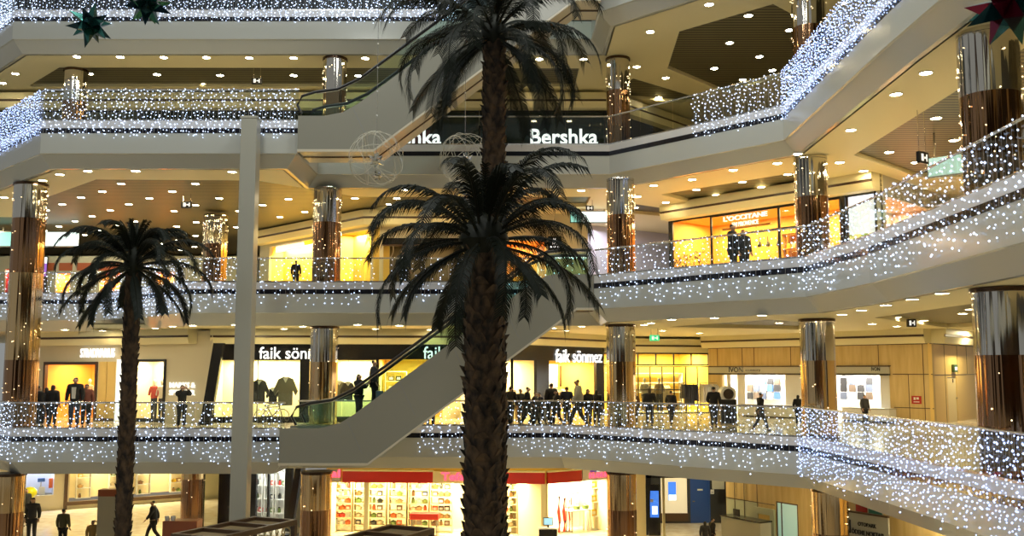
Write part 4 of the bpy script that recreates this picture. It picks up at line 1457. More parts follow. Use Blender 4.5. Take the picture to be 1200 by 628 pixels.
# =================================================================== TOP GALLERY
WN = Wall((-26, 39.5), (4, 39.5))
facade(WN, 0, WN.L, 19.88, 23.4, [], navy, 'wall_top_gallery')
sn = WN.sx
for i, (ua, ub, c, lb) in enumerate(((50, 66, shopyellow, 'small orange lit opening on the top gallery near the left star'), (215, 243, shoporange, 'tan lit opening on the top gallery near the second star'), (298, 320, shopyellow, 'yellow lit opening on the top gallery right of the second star'), (358, 374, letterdim, 'white lit panel on the top gallery'), (398, 425, screenw, 'bright white screen on the top gallery above the upper escalator'), (466, 505, shopyellow, 'yellow lit opening on the top gallery beside the palm fronds'))):
    a = sn(ua); b = sn(ub)
    t = WN.root('light_box', lb, 'light box', a, -.15, 19.95)
    m_ = c if c in (letterdim, screenw) else mat('amber lit panel %d' % i, (1, .7, .25), .4, emit=.9, ecol=(1, .62, .2) if i != 1 else (.7, .42, .25))
    mb = MB(); mb.box(0, b - a, -.02, .12, 0, 1.6, blackmetal, .01); mb.build('case', None, t)
    mb = MB(); mb.box(.04, b - a - .04, -.03, -.02, .04, 1.56, m_); mb.build('light_face', None, t)

# =================================================================== GROUND FLOOR
g0 = 0.0
gt = 3.5
# left shops
WP = Wall((-26.5, 46.5), (-15.8, 53.5))
sp = WP.sx
facade(WP, 0, WP.L, .0, gt, [(sp(30), sp(70), .75, gt - .02), (sp(88), sp(228), .35, gt - .02)], creamwall, 'wall_ground_left')
interior(WP, sp(30), sp(70), .75, gt - .1, 1.0, mat('pale blue shop wall', (.6, .66, .8), .5), 40, (.85, .9, 1))
interior(WP, sp(88), sp(228), .35, gt - .1, 1.6, shopwall, 60, (1, .84, .48))
mb = MB(); mb.box(sp(84), sp(228) + .1, -.1, .15, .18, .36, brownwood); WP.struct(mb, 'sill_trim')
mb = MB(); mb.box(sp(82), sp(86), -.08, .15, 0, gt, brownwood); WP.struct(mb, 'post_trim')
mb = MB(); mb.box(sp(228), sp(232), -.08, .15, 0, gt, shoporange); WP.struct(mb, 'post_trim')
for i, (ua, ub) in enumerate(((96, 113), (134, 160), (166, 182), (205, 224))):
    zz = shelf_unit(['white shelf unit of jars left in the long ground floor window', 'white shelf unit of jars behind the left palm trunk', 'white shelf unit of jars right of the left palm trunk', 'white shelf unit of jars at the right end of the long window'][i], WP, sp(ua, depth=1.0), sp(ub, depth=1.0), .36, 3.0, 1.0, .35, 6)
    for r_, z_ in enumerate(zz[:-1]):
        n = int((sp(ub, depth=1.0) - sp(ua, depth=1.0) - .2) / .26)
        for j in range(n):
            c = ['brown', 'tan', 'yellow', 'cream', 'green'][(i * 2 + r_ + j * 3) % 5]
            goods(['jar', 'pot', 'box'][(r_ + j) % 3], c, WP.world(sp(ua, depth=1.0) + .2 + j * .26, 1.16, z_), WP.rz, c + ' goods on the %s shelf unit of the long window' % ['left', 'palm-side', 'middle', 'right'][i], c + ' goods %s' % ['left', 'palm-side', 'middle', 'right'][i])
# picture boards in the pale blue window
for i, (ua, va, ub, vb, c, lb) in enumerate(((45, 570, 53, 580, 'white', 'white toy box in the pale blue window'), (57, 560, 67, 572, 'orange', 'orange round toy board in the pale blue window'), (44, 560, 53, 565, 'blue', 'blue strip board in the pale blue window'), (40, 574, 44, 582, 'cream', 'cream board low in the pale blue window'))):
    a = WP.px(ua, vb, .5); b = WP.px(ub, va, .5)
    t = WP.root('display_board', lb, 'display board', a[0], .5, a[1])
    mb = MB(); mb.box(0, b[0] - a[0], 0, .05, 0, b[1] - a[1], GMAT[c], .02); mb.build('board', None, t)
    mb = MB(); mb.box((b[0] - a[0]) * .45, (b[0] - a[0]) * .55, .05, .1, .75 - a[1], (b[1] - a[1]) * .5, steel); mb.build('stand', None, t)
# bright shop between post and column
WQ = Wall((-15.8, 53.5), (-11.6, 46.0))
facade(WQ, 0, WQ.L, 0, gt, [], mat('dark green shop wall', (.05, .1, .06), .5), 'wall_ground_corner')
WR = Wall((-13.0, 43.5), (-8.2, 42.2))
sr = WR.sx
facade(WR, 0, sr(345), 0, gt, [(sr(286), sr(297), 0, gt - .1), (sr(304), sr(317), 0, gt - .1), (sr(319), sr(337), 0, gt - .1)], dark, 'wall_ground_white_shop')
interior(WR, sr(286), sr(337), 0, gt - .1, 1.6, white, 55, (.95, 1, .92))
rnd = random.Random(9)
for i in range(3):
    zz = shelf_unit(['white wall shelf at the left in the bright white shop', 'white wall shelf in the middle of the bright white shop', 'white wall shelf at the right in the bright white shop'][i], WR, sr(300 + i * 13, depth=1.0), sr(311 + i * 13, depth=1.0), 0, 3.0, 1.0, .3, 6)
    for r_, z_ in enumerate(zz[1:-1]):
        for j in range(2):
            c = ['white', 'red', 'green', 'white', 'black'][(r_ * 2 + j + i) % 5]
            goods('box' if j else 'jar', c, WR.world(sr(300 + i * 13, depth=1.0) + .15 + j * .25, 1.15, z_), WR.rz, c + ' product on the %s shelf of the bright white shop' % ['left', 'middle', 'right'][i], c + ' products %s in the bright white shop' % ['left', 'middle', 'right'][i])
t = thing('slanted_pylon', 'dark slanted post beside the bright white shop on the ground floor', 'pylon', (aty(340, 600, 41).x, 41, 0))
q = [aty(*p_, 41) for p_ in ((336, 608), (344, 608), (353, 549), (346, 549))]
mb = MB(); mb.slabxz([(p_.x - aty(340, 600, 41).x, max(0, p_.z)) for p_ in q], 0, .4, dark); mb.build('pylon_body', None, t)
mb = MB(); mb.box(-.35, .3, -.06, .46, 0, .12, blackmetal); mb.build('pylon_foot', None, t)

# kitchenware shop with the red fascia
WT = Wall((-7.75, 41.0), (1.35, 40.3))
sT = WT.sx
WU = Wall((1.35, 40.3), (4.3, 42.2))
sU = WU.sx
zf0, zf1 = WT.px(500, 565.5)[1], WT.px(500, 549)[1]
facade(WT, 0, WT.L, zf0, gt, [], shopyellow, 'wall_kitchen_shop')
facade(WU, 0, WU.L, zf0, gt, [], shopyellow, 'wall_kitchen_shop')
interior(WT, 0.05, WT.L, 0, zf0, 3.0, shopwall, 75, (1, .84, .46))
interior(WU, 0.05, WU.L, 0, zf0, 2.4, shopwall, 75, (1, .82, .46), white)
for W_, ua, ub, lb, nm in ((WT, 402, 508, 'long deep red fascia board left of the palm trunk', 'fascia_board'), (WT, 545, 639, 'deep red fascia board right of the palm trunk', 'fascia_board'), (WU, 640, 680, 'slanted end of the red fascia board beside the white sign', 'fascia_board')):
    a, b = W_.sx(ua, 560), W_.sx(ub, 560)
    t = W_.root(nm, lb, 'fascia board', a + .01, -.11, zf0)
    mb = MB(); mb.box(0, b - a - .02, -.03, .1, 0, zf1 - zf0 - .12, redm, .008); mb.build('board', None, t)
    mb = MB(); mb.box(0, b - a, -.04, .1, zf1 - zf0 - .12, zf1 - zf0 - .05, cream); mb.build('top_edge', None, t)
t = WT.root('sign_board', 'cream board with red Tefal lettering beside the palm trunk', 'sign', sT(508), -.1, zf0)
mb = MB(); mb.box(0, sT(545) - sT(508), -.02, .1, 0, zf1 - zf0 - .1, cream); mb.build('board', None, t)
a = WT.px(517, 563, -.13); b = WT.px(547, 553.5, -.13)
fit_text('Tefal', a[0] - sT(508), b[0] - sT(508), a[1] - zf0, b[1] - zf0, -.04, pinklet, 'lettering', t, .03)
t = WT.root('sign_board', 'pale board with pink red Tefal letter ends left of the red fascia', 'sign', sT(384), -.1, zf0)
mb = MB(); mb.box(0, sT(401.5) - sT(384), -.02, .1, 0, zf1 - zf0 - .05, offwhite); mb.build('board', None, t)
a = WT.px(371, 559, -.13); b = WT.px(399, 550, -.13)
fit_text('al', WT.px(387, 559, -.13)[0] - sT(384), b[0] - sT(384), a[1] - zf0, b[1] - zf0, -.04, pinklet, 'lettering', t, .03)
a_ = sU(681, 560); b_ = sU(711, 560)
t = WU.root('sign_board', 'white sign with purple square and red letters beside the bronze column', 'sign', a_, -.1, zf0)
mb = MB(); mb.box(0, b_ - a_, -.02, .1, 0, zf1 - zf0, white, .008); mb.build('board', None, t)
L_ = b_ - a_
mb = MB(); mb.box(L_ * .28, L_ * .52, -.035, -.02, .36, .64, mat('purple square', (.10, .02, .35), .4, emit=.3, ecol=(.2, .05, .6))); mb.build('square_emblem', None, t)
mb = MB(); mb.box(L_ * .54, L_ * .98, -.03, -.02, .36, .64, screenw); mb.build('light_face', None, t)
fit_text('IHLAMUR', L_ * .24, L_ * .97, .1, .32, -.03, pinklet, 'lettering', t, .03)
for u, lb, W_ in ((429.5, 'cream pier in the kitchenware shopfront left of centre', WT), (637, 'cream pier at the corner of the kitchenware shopfront', WT)):
    t = W_.root('shop_pier', lb, 'pier', W_.sx(u, 590) - .1, -.05, 0)
    mb = MB(); mb.box(0, .2, -.03, .15, .1, zf0, cream, .008); mb.build('shaft', None, t)
    mb = MB(); mb.box(-.02, .22, -.05, .17, 0, .1, offwhite); mb.build('base_block', None, t)
rnd = random.Random(21)
units = [(388, 412, WT), (414, 427, WT), (432, 452, WT), (455, 476, WT), (478, 502, WT), (504, 530, WT), (586, 606, WT), (608, 630, WT)]
unames = ['first from the left column', 'second from the left column', 'just right of the cream pier', 'left of the glass kiosk', 'behind the glass kiosk', 'left of the palm trunk', 'right of the palm trunk', 'beside the corner pier']
for i, (ua, ub, W_) in enumerate(units):
    a = W_.px(ua, 590, 1.5)[0]; b = W_.px(ub, 590, 1.5)[0]
    zz = shelf_unit('cream shelf unit of kitchenware, ' + unames[i], W_, a, b, 0, 2.45, 1.5, .4, 9, mat('cream shelf board', (.75, .6, .32), .5) if i == 0 else MATS['cream shelf board'])
    for r_, z_ in enumerate(zz[1:-1]):
        n = max(1, int((b - a - .34) / .26) + 1)
        for j in range(n):
            if rnd.random() < .03:
                continue
            c = rnd.choice(['brown', 'black', 'tan', 'green', 'brown', 'cream', 'orange'] if i not in (0,) else ['orange', 'red', 'yellow', 'white'])
            k_ = rnd.choice(['pot', 'pot', 'jar', 'box'])
            goods(k_, c, W_.world(a + .2 + j * .26, 1.66, z_), W_.rz, c + ' ' + {'pot': 'pan', 'jar': 'jar', 'box': 'box'}[k_] + ' on the kitchenware shelf ' + unames[i], c + ' ' + k_ + ' ' + unames[i], rnd.uniform(.95, 1.1))
# right section: grey picture, red racks and yellow boxes
t = WU.root('wall_screen', 'grey blue screen on the white wall of the kitchenware shop', 'screen', WU.px(663, 595, 1.9)[0], 1.9, WU.px(663, 595, 1.9)[1])
mb = MB(); mb.box(0, .72, 0, .05, 0, .6, steel, .01); mb.build('case', None, t)
mb = MB(); mb.box(.03, .69, -.01, 0, .03, .57, mat('grey blue print', (.3, .36, .45), .4)); mb.build('display', None, t)
mb = MB(); mb.box(.25, .32, -.015, -.01, .1, .42, brownwood); mb.build('printed_figure', None, t)
for i, u in enumerate((655, 661, 667)):
    t = WU.root('red_tube_rack', 'slim red stand in the kitchenware shop, %s' % ['left of the three', 'middle of the three', 'thin one at the right'][i], 'stand', WU.px(u, 600, 1.2)[0], 1.2, 0)
    mb = MB(); mb.tube([(0, 0, .05), (.04, 0, .5), (-.02, 0, .9), (.02, 0, 1.55 - .1 * i)], [.07, .06, .07, .05] if i < 2 else [.03] * 4, 8, GMAT['red']); mb.build('red_tube', None, t)
    mb = MB(); mb.lathe([(.12, 0), (.12, .05), (.03, .07)], 12, steel); mb.build('foot', None, t)
zz = shelf_unit('white shelf of yellow boxes beside the bronze column', WU, WU.px(693, 600, 1.0)[0], WU.px(707, 600, 1.0)[0], 0, 2.4, 1.0, .4, 5)
for r_, z_ in enumerate(zz[1:-1]):
    for j in range(2):
        goods('box', 'yellow', WU.world(WU.px(693, 600, 1.0)[0] + .2 + j * .3, 1.2, z_), WU.rz, 'yellow box on the white shelf beside the bronze column', 'yellow boxes beside the bronze column', 1.3)
for i, u in enumerate((676, 686)):
    goods('pot', 'green', WU.world(WU.px(u, 605, 1.0)[0], 1.0, .95), WU.rz, ['dark green pan on the low table, left one', 'dark green pan on the low table, right one'][i], None, 1.2)
t = WU.root('display_table', 'white low display table in the kitchenware shop', 'table', WU.px(670, 605, .8)[0], .8, 0)
mb = MB(); mb.box(0, 1.1, 0, .6, .9, .95, white, .008); mb.build('table_top', None, t)
for x in (.05, 1.0):
    for y in (.05, .5):
        mb = MB(); mb.box(x, x + .05, y, y + .05, 0, .9, steel); mb.build('leg', None, t)
t = WT.root('red_table', 'red display table behind the glass kiosk', 'table', WT.px(480, 612, .5)[0], .5, 0)
mb = MB(); mb.box(0, 1.2, 0, .6, .7, .95, GMAT['red'], .01); mb.build('table_top', None, t)
for x in (.05, 1.1):
    mb = MB(); mb.box(x, x + .06, .05, .55, 0, .7, steel); mb.build('leg', None, t)
# till screens outside
p = aty(642, 603, 38)
t = thing('till_stand', 'small till with a blue screen in front of the kitchenware shop', 'till', (p.x, 38, 0))
mb = MB(); mb.box(-.35, .35, -.2, .25, 0, .86, dark, .01); mb.build('cabinet', None, t)
mb = MB(); mb.box(-.38, .38, -.23, .28, .86, .9, white, .006); mb.build('counter_top', None, t)
mb = MB(); mb.box(-.18, .2, -.02, .02, .98, 1.28, blackmetal, .01); mb.box(-.02, .04, -.02, .04, .9, 1.0, blackmetal); mb.box(-.15, .17, -.03, -.02, 1.01, 1.25, mat('pale blue display', (.3, .6, .8), .3, emit=.9, ecol=(.35, .65, .85))); mb.build('monitor', None, t)

# right part of the ground floor: cream pier, black entrance, poster, blue door
WV = Wall((4.9, 41.0), (8.05, 45.2))
WV2 = Wall((6.2, 44.9), (10.2, 44.9))
s5 = WV2.sx
t = thing('cream_pier', 'cream yellow pier right of the bronze column on the ground floor', 'pier', (aty(751, 600, 40).x, 40, 0))
w_ = aty(757, 600, 40).x - aty(745, 600, 40).x
mb = MB(); mb.box(-w_ / 2, w_ / 2, 0, .5, .12, gt, shopwall, .01); mb.build('shaft', None, t)
mb = MB(); mb.box(-w_ / 2 - .02, w_ / 2 + .02, -.02, .52, 0, .12, brownwood); mb.build('base_block', None, t)
facade(WV2, s5(740), WV2.L + 3, 0, gt, [(s5(806), s5(829), 0, 2.05)], mat('dark slate wall', (.03, .033, .036), .4), 'wall_ground_dark')
t = WV2.root('lit_poster', 'framed lit poster with a blue picture left of the blue door', 'poster', s5(772), -.06, WV2.px(772, 601)[1])
L_ = s5(802) - s5(772); H_ = WV2.px(772, 558)[1] - WV2.px(772, 601)[1]
mb = MB(); mb.box(0, L_, 0, .08, 0, H_, mat('cream lit frame', (.8, .72, .5), .4, emit=.45, ecol=(1, .85, .55))); mb.build('case', None, t)
mb = MB(); mb.box(L_ * .28, L_ * .58, -.01, 0, H_ * .35, H_ * .85, screenb); mb.box(L_ * .3, L_ * .58, -.012, -.01, H_ * .35, H_ * .5, screenw); mb.build('print', None, t)
mb = MB(); mb.box(-.04, L_ + .04, -.03, .08, -.35, 0, brownwood); mb.build('lower_panel', None, t)
t = WV2.root('blue_door', 'blue painted door with a small white plate on the ground floor', 'door', s5(807), .02, 0)
t['kind'] = 'thing'
L_ = s5(828) - s5(807)
mb = MB(); mb.box(0, L_, 0, .05, 0, 2.0, bluedoor, .005); mb.build('door_leaf', None, t)
mb = MB(); mb.box(-.04, 0, -.02, .08, 0, 2.04, bluedoor); mb.box(L_, L_ + .04, -.02, .08, 0, 2.04, bluedoor); mb.box(0, L_, -.02, .08, 2.0, 2.04, bluedoor); mb.build('door_frame', None, t)
mb = MB(); mb.box(L_ * .35, L_ * .65, -.01, 0, 1.45, 1.52, white); mb.build('name_plate', None, t)
mb = MB(); mb.box(.06, .16, -.05, 0, .95, .99, steel); mb.build('door_handle', None, t)
t = WV2.root('wall_plate', 'small white notice on the dark wall right of the blue door', 'notice', s5(829.5), -.02, 1.3)
mb = MB(); mb.box(0, .16, -.01, .02, 0, .2, white); mb.build('plate', None, t)
mb = MB(); mb.box(.03, .13, -.012, -.01, .06, .09, dark); mb.build('print', None, t)
t = WV2.root('hanging_board', 'cream board hanging right of the blue door', 'sign', s5(828), -.7, WV2.px(830, 571)[1])
mb = MB(); mb.box(0, .55, 0, .05, 0, .45, offwhite, .008); mb.build('board', None, t)
mb = MB(); mb.box(.05, .08, .01, .04, .45, gt - WV2.px(830, 571)[1], steel); mb.box(.47, .5, .01, .04, .45, gt - WV2.px(830, 571)[1], steel); mb.build('hanger_rod', None, t)
# black entrance portal with an advertising screen
t = thing('entrance_portal', 'black slanted entrance portal right of the cream pier', 'portal', (aty(757, 600, 40.5).x, 40.5, 0))
X0 = aty(757, 600, 40.5).x
q = [aty(*p_, 40.5) for p_ in ((752, 627), (760, 627), (763, 556), (757, 556))]
mb = MB(); mb.slabxz([(p_.x - X0, max(0, p_.z)) for p_ in q], 0, .5, dark); mb.build('side_post', None, t)
q = [aty(*p_, 40.5) for p_ in ((757, 560), (804, 560), (804, 553), (757, 553))]
mb = MB(); mb.slabxz([(p_.x - X0, p_.z) for p_ in q], 0, .5, dark); mb.build('head_beam', None, t)
t = thing('advertising_totem', 'black totem with a blue lit advertisement in the dark portal', 'totem', (aty(767, 600, 41.5).x, 41.5, 0))
w_ = aty(774, 600, 41.5).x - aty(760, 600, 41.5).x
hT = aty(767, 568, 41.5).z
mb = MB(); mb.box(-w_ / 2, w_ / 2, 0, .25, 0, hT, dark, .01); mb.build('case', None, t)
mb = MB(); mb.box(-w_ * .36, w_ * .36, -.01, 0, hT * .36, hT * .88, screenb); mb.build('display', None, t)
mb = MB(); mb.box(-w_ * .2, w_ * .25, -.015, -.01, hT * .42, hT * .58, screenw); mb.box(-w_ * .34, -w_ * .1, -.015, -.01, hT * .66, hT * .72, white); mb.build('printed_figure', None, t)
t = thing('portal_post', 'thin cream post right of the black totem', 'post', (aty(778, 600, 41).x, 41, 0))
mb = MB(); mb.box(-.05, .05, 0, .1, .05, gt, cream); mb.build('shaft', None, t)
mb = MB(); mb.box(-.09, .09, -.04, .14, 0, .05, steel); mb.build('base_plate', None, t)
# beige partition with pale doors
WY = Wall((9.15, 42.0), (12.6, 36.2))
s6 = WY.sx
pale = mat('pale green glass panel', (.5, .52, .36), .3)
facade(WY, 0, WY.L + 4, 0, gt, [(s6(905), s6(930), 0, WY.px(915, 588)[1])], beige, 'wall_ground_beige')
mb = MB(); mb.box(.05, s6(884), -.03, 0, .7, WY.px(860, 584)[1], pale); WY.struct(mb, 'wall_pale_panel')
mb = MB()
for u in (858, 869, 884):
    mb.box(s6(u) - .012, s6(u) + .012, -.045, -.03, .7, gt, brownwood)
mb.box(.05, s6(904), -.045, -.03, WY.px(860, 584)[1] - .015, WY.px(860, 584)[1] + .015, brownwood)
WY.struct(mb, 'panel_joint_trim')
t = WY.root('glazed_doorway', 'pale green glazed door standing open beside the beige wall', 'door', s6(905), .02, 0)
t['kind'] = 'thing'
L_ = s6(930) - s6(905); H_ = WY.px(915, 588)[1]
mb = MB(); mb.box(.04, L_ - .04, 0, .03, .04, H_ - .04, mat('bright frosted glass', (.55, .75, .68), .25, emit=.25, ecol=(.6, 1, .85))); mb.build('glass_pane', None, t)
mb = MB(); mb.box(0, .05, -.02, .05, 0, H_, brownwood); mb.box(L_ - .05, L_, -.02, .05, 0, H_, brownwood); mb.box(.05, L_ - .05, -.02, .05, H_ - .05, H_, brownwood); mb.box(L_ * .22, L_ * .26, -.02, .05, 0, H_, brownwood); mb.build('frame', None, t)
t = WY.root('lift_doorway', 'olive framed doorway left of the pale green glazed door', 'doorway', s6(881), -.06, 0)
t['kind'] = 'thing'
L_ = s6(904) - s6(881); H_ = WY.px(890, 594)[1]
mb = MB(); mb.box(0, .22, -.05, .08, 0, H_, pale); mb.box(L_ - .22, L_, -.05, .08, 0, H_, pale); mb.box(.22, L_ - .22, -.05, .08, H_ - .25, H_, pale); mb.build('frame', None, t)
mb = MB(); mb.box(.22, L_ - .22, .0, .05, 0, H_ - .25, MATS['brushed steel'] if False else yellowpanel); mb.build('door_leaf', None, t)
p = WY.px(868, 610, -1.3)
t = WY.root('reception_desk', 'cream desk with a dark top in front of the pale panels', 'desk', WY.px(845, 610, -1.2)[0], -1.2, 0)
mb = MB(); mb.box(0, 2.2, 0, .6, 0, .95, offwhite, .01); mb.build('cabinet', None, t)
mb = MB(); mb.box(-.04, 2.24, -.04, .64, .95, 1.0, dark, .008); mb.build('desk_top', None, t)
mb = MB(); mb.box(.5, .85, .2, .25, 1.02, 1.3, blackmetal, .01); mb.build('monitor', None, t)
# payment board
p = aty(1011, 615, 29.5)
WZ = Wall((aty(985, 615, 30.6).x, 30.6), (aty(1045, 615, 29.0).x, 29.0))
s7 = WZ.sx
a = s7(987); b = s7(1035)
zb0, zb1 = .8, WZ.px(1010, 602)[1]
t = WZ.root('payment_board', 'cream board reading OTOPARK ÖDEME NOKTASI beside the gold column', 'notice board', a, -.05, 0)
L_ = b - a
mb = MB(); mb.box(0, L_, 0, .06, zb0, zb1, offwhite, .01); mb.build('board', None, t)
mb = MB(); mb.box(0, L_, -.02, .08, zb1, zb1 + .05, brownwood); mb.build('top_edge', None, t)
mb = MB(); mb.box(.05, .12, .0, .06, 0, zb0, steel); mb.box(L_ - .12, L_ - .05, .0, .06, 0, zb0, steel); mb.build('leg', None, t)
fit_text('OTOPARK', L_ * .28, L_ * .72, zb1 - .36, zb1 - .24, -.01, dark, 'lettering', t, .02, .01)
fit_text('ÖDEME NOKTASI', L_ * .12, L_ * .88, zb1 - .62, zb1 - .45, -.01, dark, 'lettering', t, .02, .01)
mb = MB(); mb.box(L_ * .02, L_ * .10, -.015, 0, zb1 - .62, zb1 - .22, dark); mb.build('dark_tab', None, t)
t = WZ.root('small_picture', 'small red and green picture on the wall above the payment board', 'picture', s7(997, depth=.4), .36, WZ.px(997, 599, .36)[1])
w_ = s7(1029, depth=.36) - s7(997, depth=.36)
mb = MB(); mb.box(0, w_, 0, .03, 0, .34, offwhite, .008); mb.build('frame', None, t)
mb = MB(); mb.box(.03, w_ * .45, -.006, 0, .03, .31, redm); mb.box(w_ * .5, w_ - .03, -.006, 0, .03, .2, mat('teal print', (.04, .2, .2), .5)); mb.build('print', None, t)
facade(Wall((WZ.world(-1.2, .4, 0).x, WZ.world(-1.2, .4, 0).y), (WZ.world(9, .4, 0).x, WZ.world(9, .4, 0).y)), 0, 10.2, 0, gt, [], beige, 'wall_ground_right')
# ================================================================= palm trees
def palm_trunk(h, r0, r1, seed):
    rnd = random.Random(seed)
    mb = MB()
    prof = []
    n = int(h / .22)
    for i in range(n + 1):
        z = h * i / n
        r = r0 + (r1 - r0) * i / n
        prof += [(r * .90, z), (r * .84, z + h / n * .6)]
    mb.lathe(prof, 14, None)
    ga = 2.39996
    m = int(h / .035)
    for i in range(m):
        z = h * i / m
        a = i * ga + rnd.uniform(-.1, .1)
        r = (r0 + (r1 - r0) * i / m) * .84
        ca, sa = math.cos(a), math.sin(a)
        w = r0 * .34 * rnd.uniform(.8, 1.15)
        o = r0 * rnd.uniform(.12, .30)
        hh = rnd.uniform(.15, .22)
        def q(rr, tt, zz):
            return mb.bm.verts.new((ca * rr - sa * tt, sa * rr + ca * tt, zz))
        b = [q(r, -w, z), q(r, w, z), q(r + o * .5, w * .75, z + hh * .5), q(r + o * .5, -w * .75, z + hh * .5), q(r + o, w * .3, z + hh), q(r + o, -w * .3, z + hh), q(r * .98, 0, z + hh * .82)]
        mb.face([b[0], b[1], b[2], b[3]]); mb.face([b[3], b[2], b[4], b[5]])
        mb.face([b[5], b[4], b[6]]); mb.face([b[1], b[6], b[4], b[2]]); mb.face([b[0], b[3], b[5], b[6]])
    return mb


def frond_mesh(L, elev, droop, seed, leaf=.5, pairs=54, twist=0.0):
    """a feather leaf leaving the origin along +x"""
    rnd = random.Random(seed)
    mb = MB()
    n = 14
    P = []
    p = Vector((0, 0, 0)); a = elev
    for i in range(n + 1):
        P.append(p.copy())
        p = p + Vector((math.cos(a), 0, math.sin(a))) * (L / n)
        a -= droop / n * (.3 + 1.4 * i / n)
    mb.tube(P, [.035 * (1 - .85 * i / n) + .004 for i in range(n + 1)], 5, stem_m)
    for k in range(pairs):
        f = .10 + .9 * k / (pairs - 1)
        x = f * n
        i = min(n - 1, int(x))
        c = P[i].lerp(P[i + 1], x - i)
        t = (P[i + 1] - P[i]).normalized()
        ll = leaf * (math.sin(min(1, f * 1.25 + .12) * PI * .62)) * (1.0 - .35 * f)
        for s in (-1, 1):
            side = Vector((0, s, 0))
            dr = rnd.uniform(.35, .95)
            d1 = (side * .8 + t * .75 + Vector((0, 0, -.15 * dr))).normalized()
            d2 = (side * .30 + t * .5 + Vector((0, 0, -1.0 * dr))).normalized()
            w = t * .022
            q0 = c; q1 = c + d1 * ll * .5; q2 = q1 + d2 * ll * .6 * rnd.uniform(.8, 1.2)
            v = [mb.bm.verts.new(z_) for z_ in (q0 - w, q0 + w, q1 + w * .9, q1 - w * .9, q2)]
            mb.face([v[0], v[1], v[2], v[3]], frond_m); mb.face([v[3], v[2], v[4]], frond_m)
    return mb


def palm(label, x, y, zc_, r0, r1, L, n, seed, leaf=.5, up=1.15):
    rnd = random.Random(seed)
    t = thing('palm_tree', label, 'palm tree', (x, y, 0))
    o = palm_trunk(zc_, r0, r1, seed).build('trunk', trunk_m, t)
    mb = MB()
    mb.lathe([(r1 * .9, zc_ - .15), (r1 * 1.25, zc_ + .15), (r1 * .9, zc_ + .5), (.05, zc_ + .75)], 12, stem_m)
    mb.build('crown_shaft', stem_m, t)
    for i in range(n):
        a = i * 2.39996 + rnd.uniform(-.25, .25)
        f = i / (n - 1)
        elev = up - (f ** 1.25) * (up + .6) + rnd.uniform(-.12, .12)
        droop = 1.75 + .45 * math.sin(f * PI) + rnd.uniform(-.25, .35) - (.9 if f > .8 else 0)
        l_ = L * rnd.uniform(.85, 1.08) * (.8 if f < .12 else 1) * (.8 if f > .85 else 1)
        mb = frond_mesh(l_, elev, droop, seed * 100 + i, leaf)
        o = mb.build('frond', None, t, recalc=False)
        o.location = (math.cos(a) * r1 * .7, math.sin(a) * r1 * .7, zc_ + .45 - f * .5)
        o.rotation_euler = (rnd.uniform(-.12, .12), 0, a)
    # a few leaf tips of the heart standing up
    for i in range(7):
        a = i * 2.39996
        mb = frond_mesh(L * .42, 1.35, .5, seed * 100 + 60 + i, leaf * .4, 22)
        o = mb.build('young_frond', None, t, recalc=False)
        o.location = (0, 0, zc_ + .5); o.rotation_euler = (0, 0, a)
    return t


p = aty(566.5, 450, 20)
palm('tall dark palm in the middle with its crown over the second gallery', p.x, 20, aty(570, 290, 20).z, .45, .43, 3.0, 36, 3, .6)
p = aty(579, 140, 25)
palm('taller palm behind the middle one with its crown at the top of the picture', p.x, 25.0, aty(579, 48, 25).z, .40, .31, 3.6, 34, 5, .72, .8)
p = aty(151, 450, 28)
palm('smaller dark palm at the left in front of the second gallery', p.x, 28, aty(155, 318, 28).z, .25, .24, 2.5, 32, 7, .5)


# ================================================================= hanging ornaments
teal = mat('dark iridescent foil', (.03, .10, .10), .16, .9)
nt_, N_, K_, b_ = nodes(teal)
ly = N_.new('ShaderNodeLayerWeight'); ly.inputs[0].default_value = .35
cr = N_.new('ShaderNodeValToRGB')
cr.color_ramp.elements[0].color = (.015, .03, .05, 1); cr.color_ramp.elements[1].color = (.12, .02, .06, 1)
e_ = cr.color_ramp.elements.new(.35); e_.color = (.03, .16, .13, 1)
K_.new(ly.outputs['Facing'], cr.inputs[0]); K_.new(cr.outputs[0], b_.inputs['Base Color'])
mirrorfoil = mat('silver foil', (.8, .78, .7), .12, 1.0)


def star_mb(R, m, seed=0, inner=.42, pts=12):
    """many pointed star: spikes on an icosahedron"""
    rnd = random.Random(seed)
    mb = MB()
    bm2 = bmesh.new()
    bmesh.ops.create_icosphere(bm2, subdivisions=1, radius=R * inner)
    rot = Matrix.Rotation(rnd.uniform(0, 2), 4, 'X') @ Matrix.Rotation(rnd.uniform(0, 2), 4, 'Y')
    bm2.transform(rot)
    for f in bm2.faces:
        c = f.calc_center_median().normalized() * R * rnd.uniform(.85, 1.05)
        a = mb.bm.verts.new(c)
        vs = [mb.bm.verts.new(v.co) for v in f.verts]
        for i in range(3):
            mb.face([vs[i], vs[(i + 1) % 3], a], m if not isinstance(m, list) else m[0] if rnd.random() < .45 else m[rnd.randint(1, len(m) - 1)])
    bm2.free()
    return mb


def star(label, u, v, Y, R, seed, m=teal):
    p = aty(u, v, Y)
    t = thing('star_ornament', label, 'star ornament', p)
    star_mb(R, m, seed).build('star_body', None, t)
    mb = MB(); mb.tube([(0, 0, R * .5), (0, 0, 27 - p.z)], .006, 4, blackmetal); mb.build('cord', None, t)
    return t


star('dark teal foil star hanging in front of the top left gallery, lower one', 106, 29, 22, .56, 1)
star('dark teal foil star cut by the upper picture edge, right of the lower star', 172, 5, 22, .6, 4)
star('large dark red and teal foil star at the upper right corner', 1182, 8, 12, .6, 9, [teal, mat('dark red foil', (.16, .015, .04), .16, .9), mat('pale green foil', (.16, .36, .25), .16, .9)])


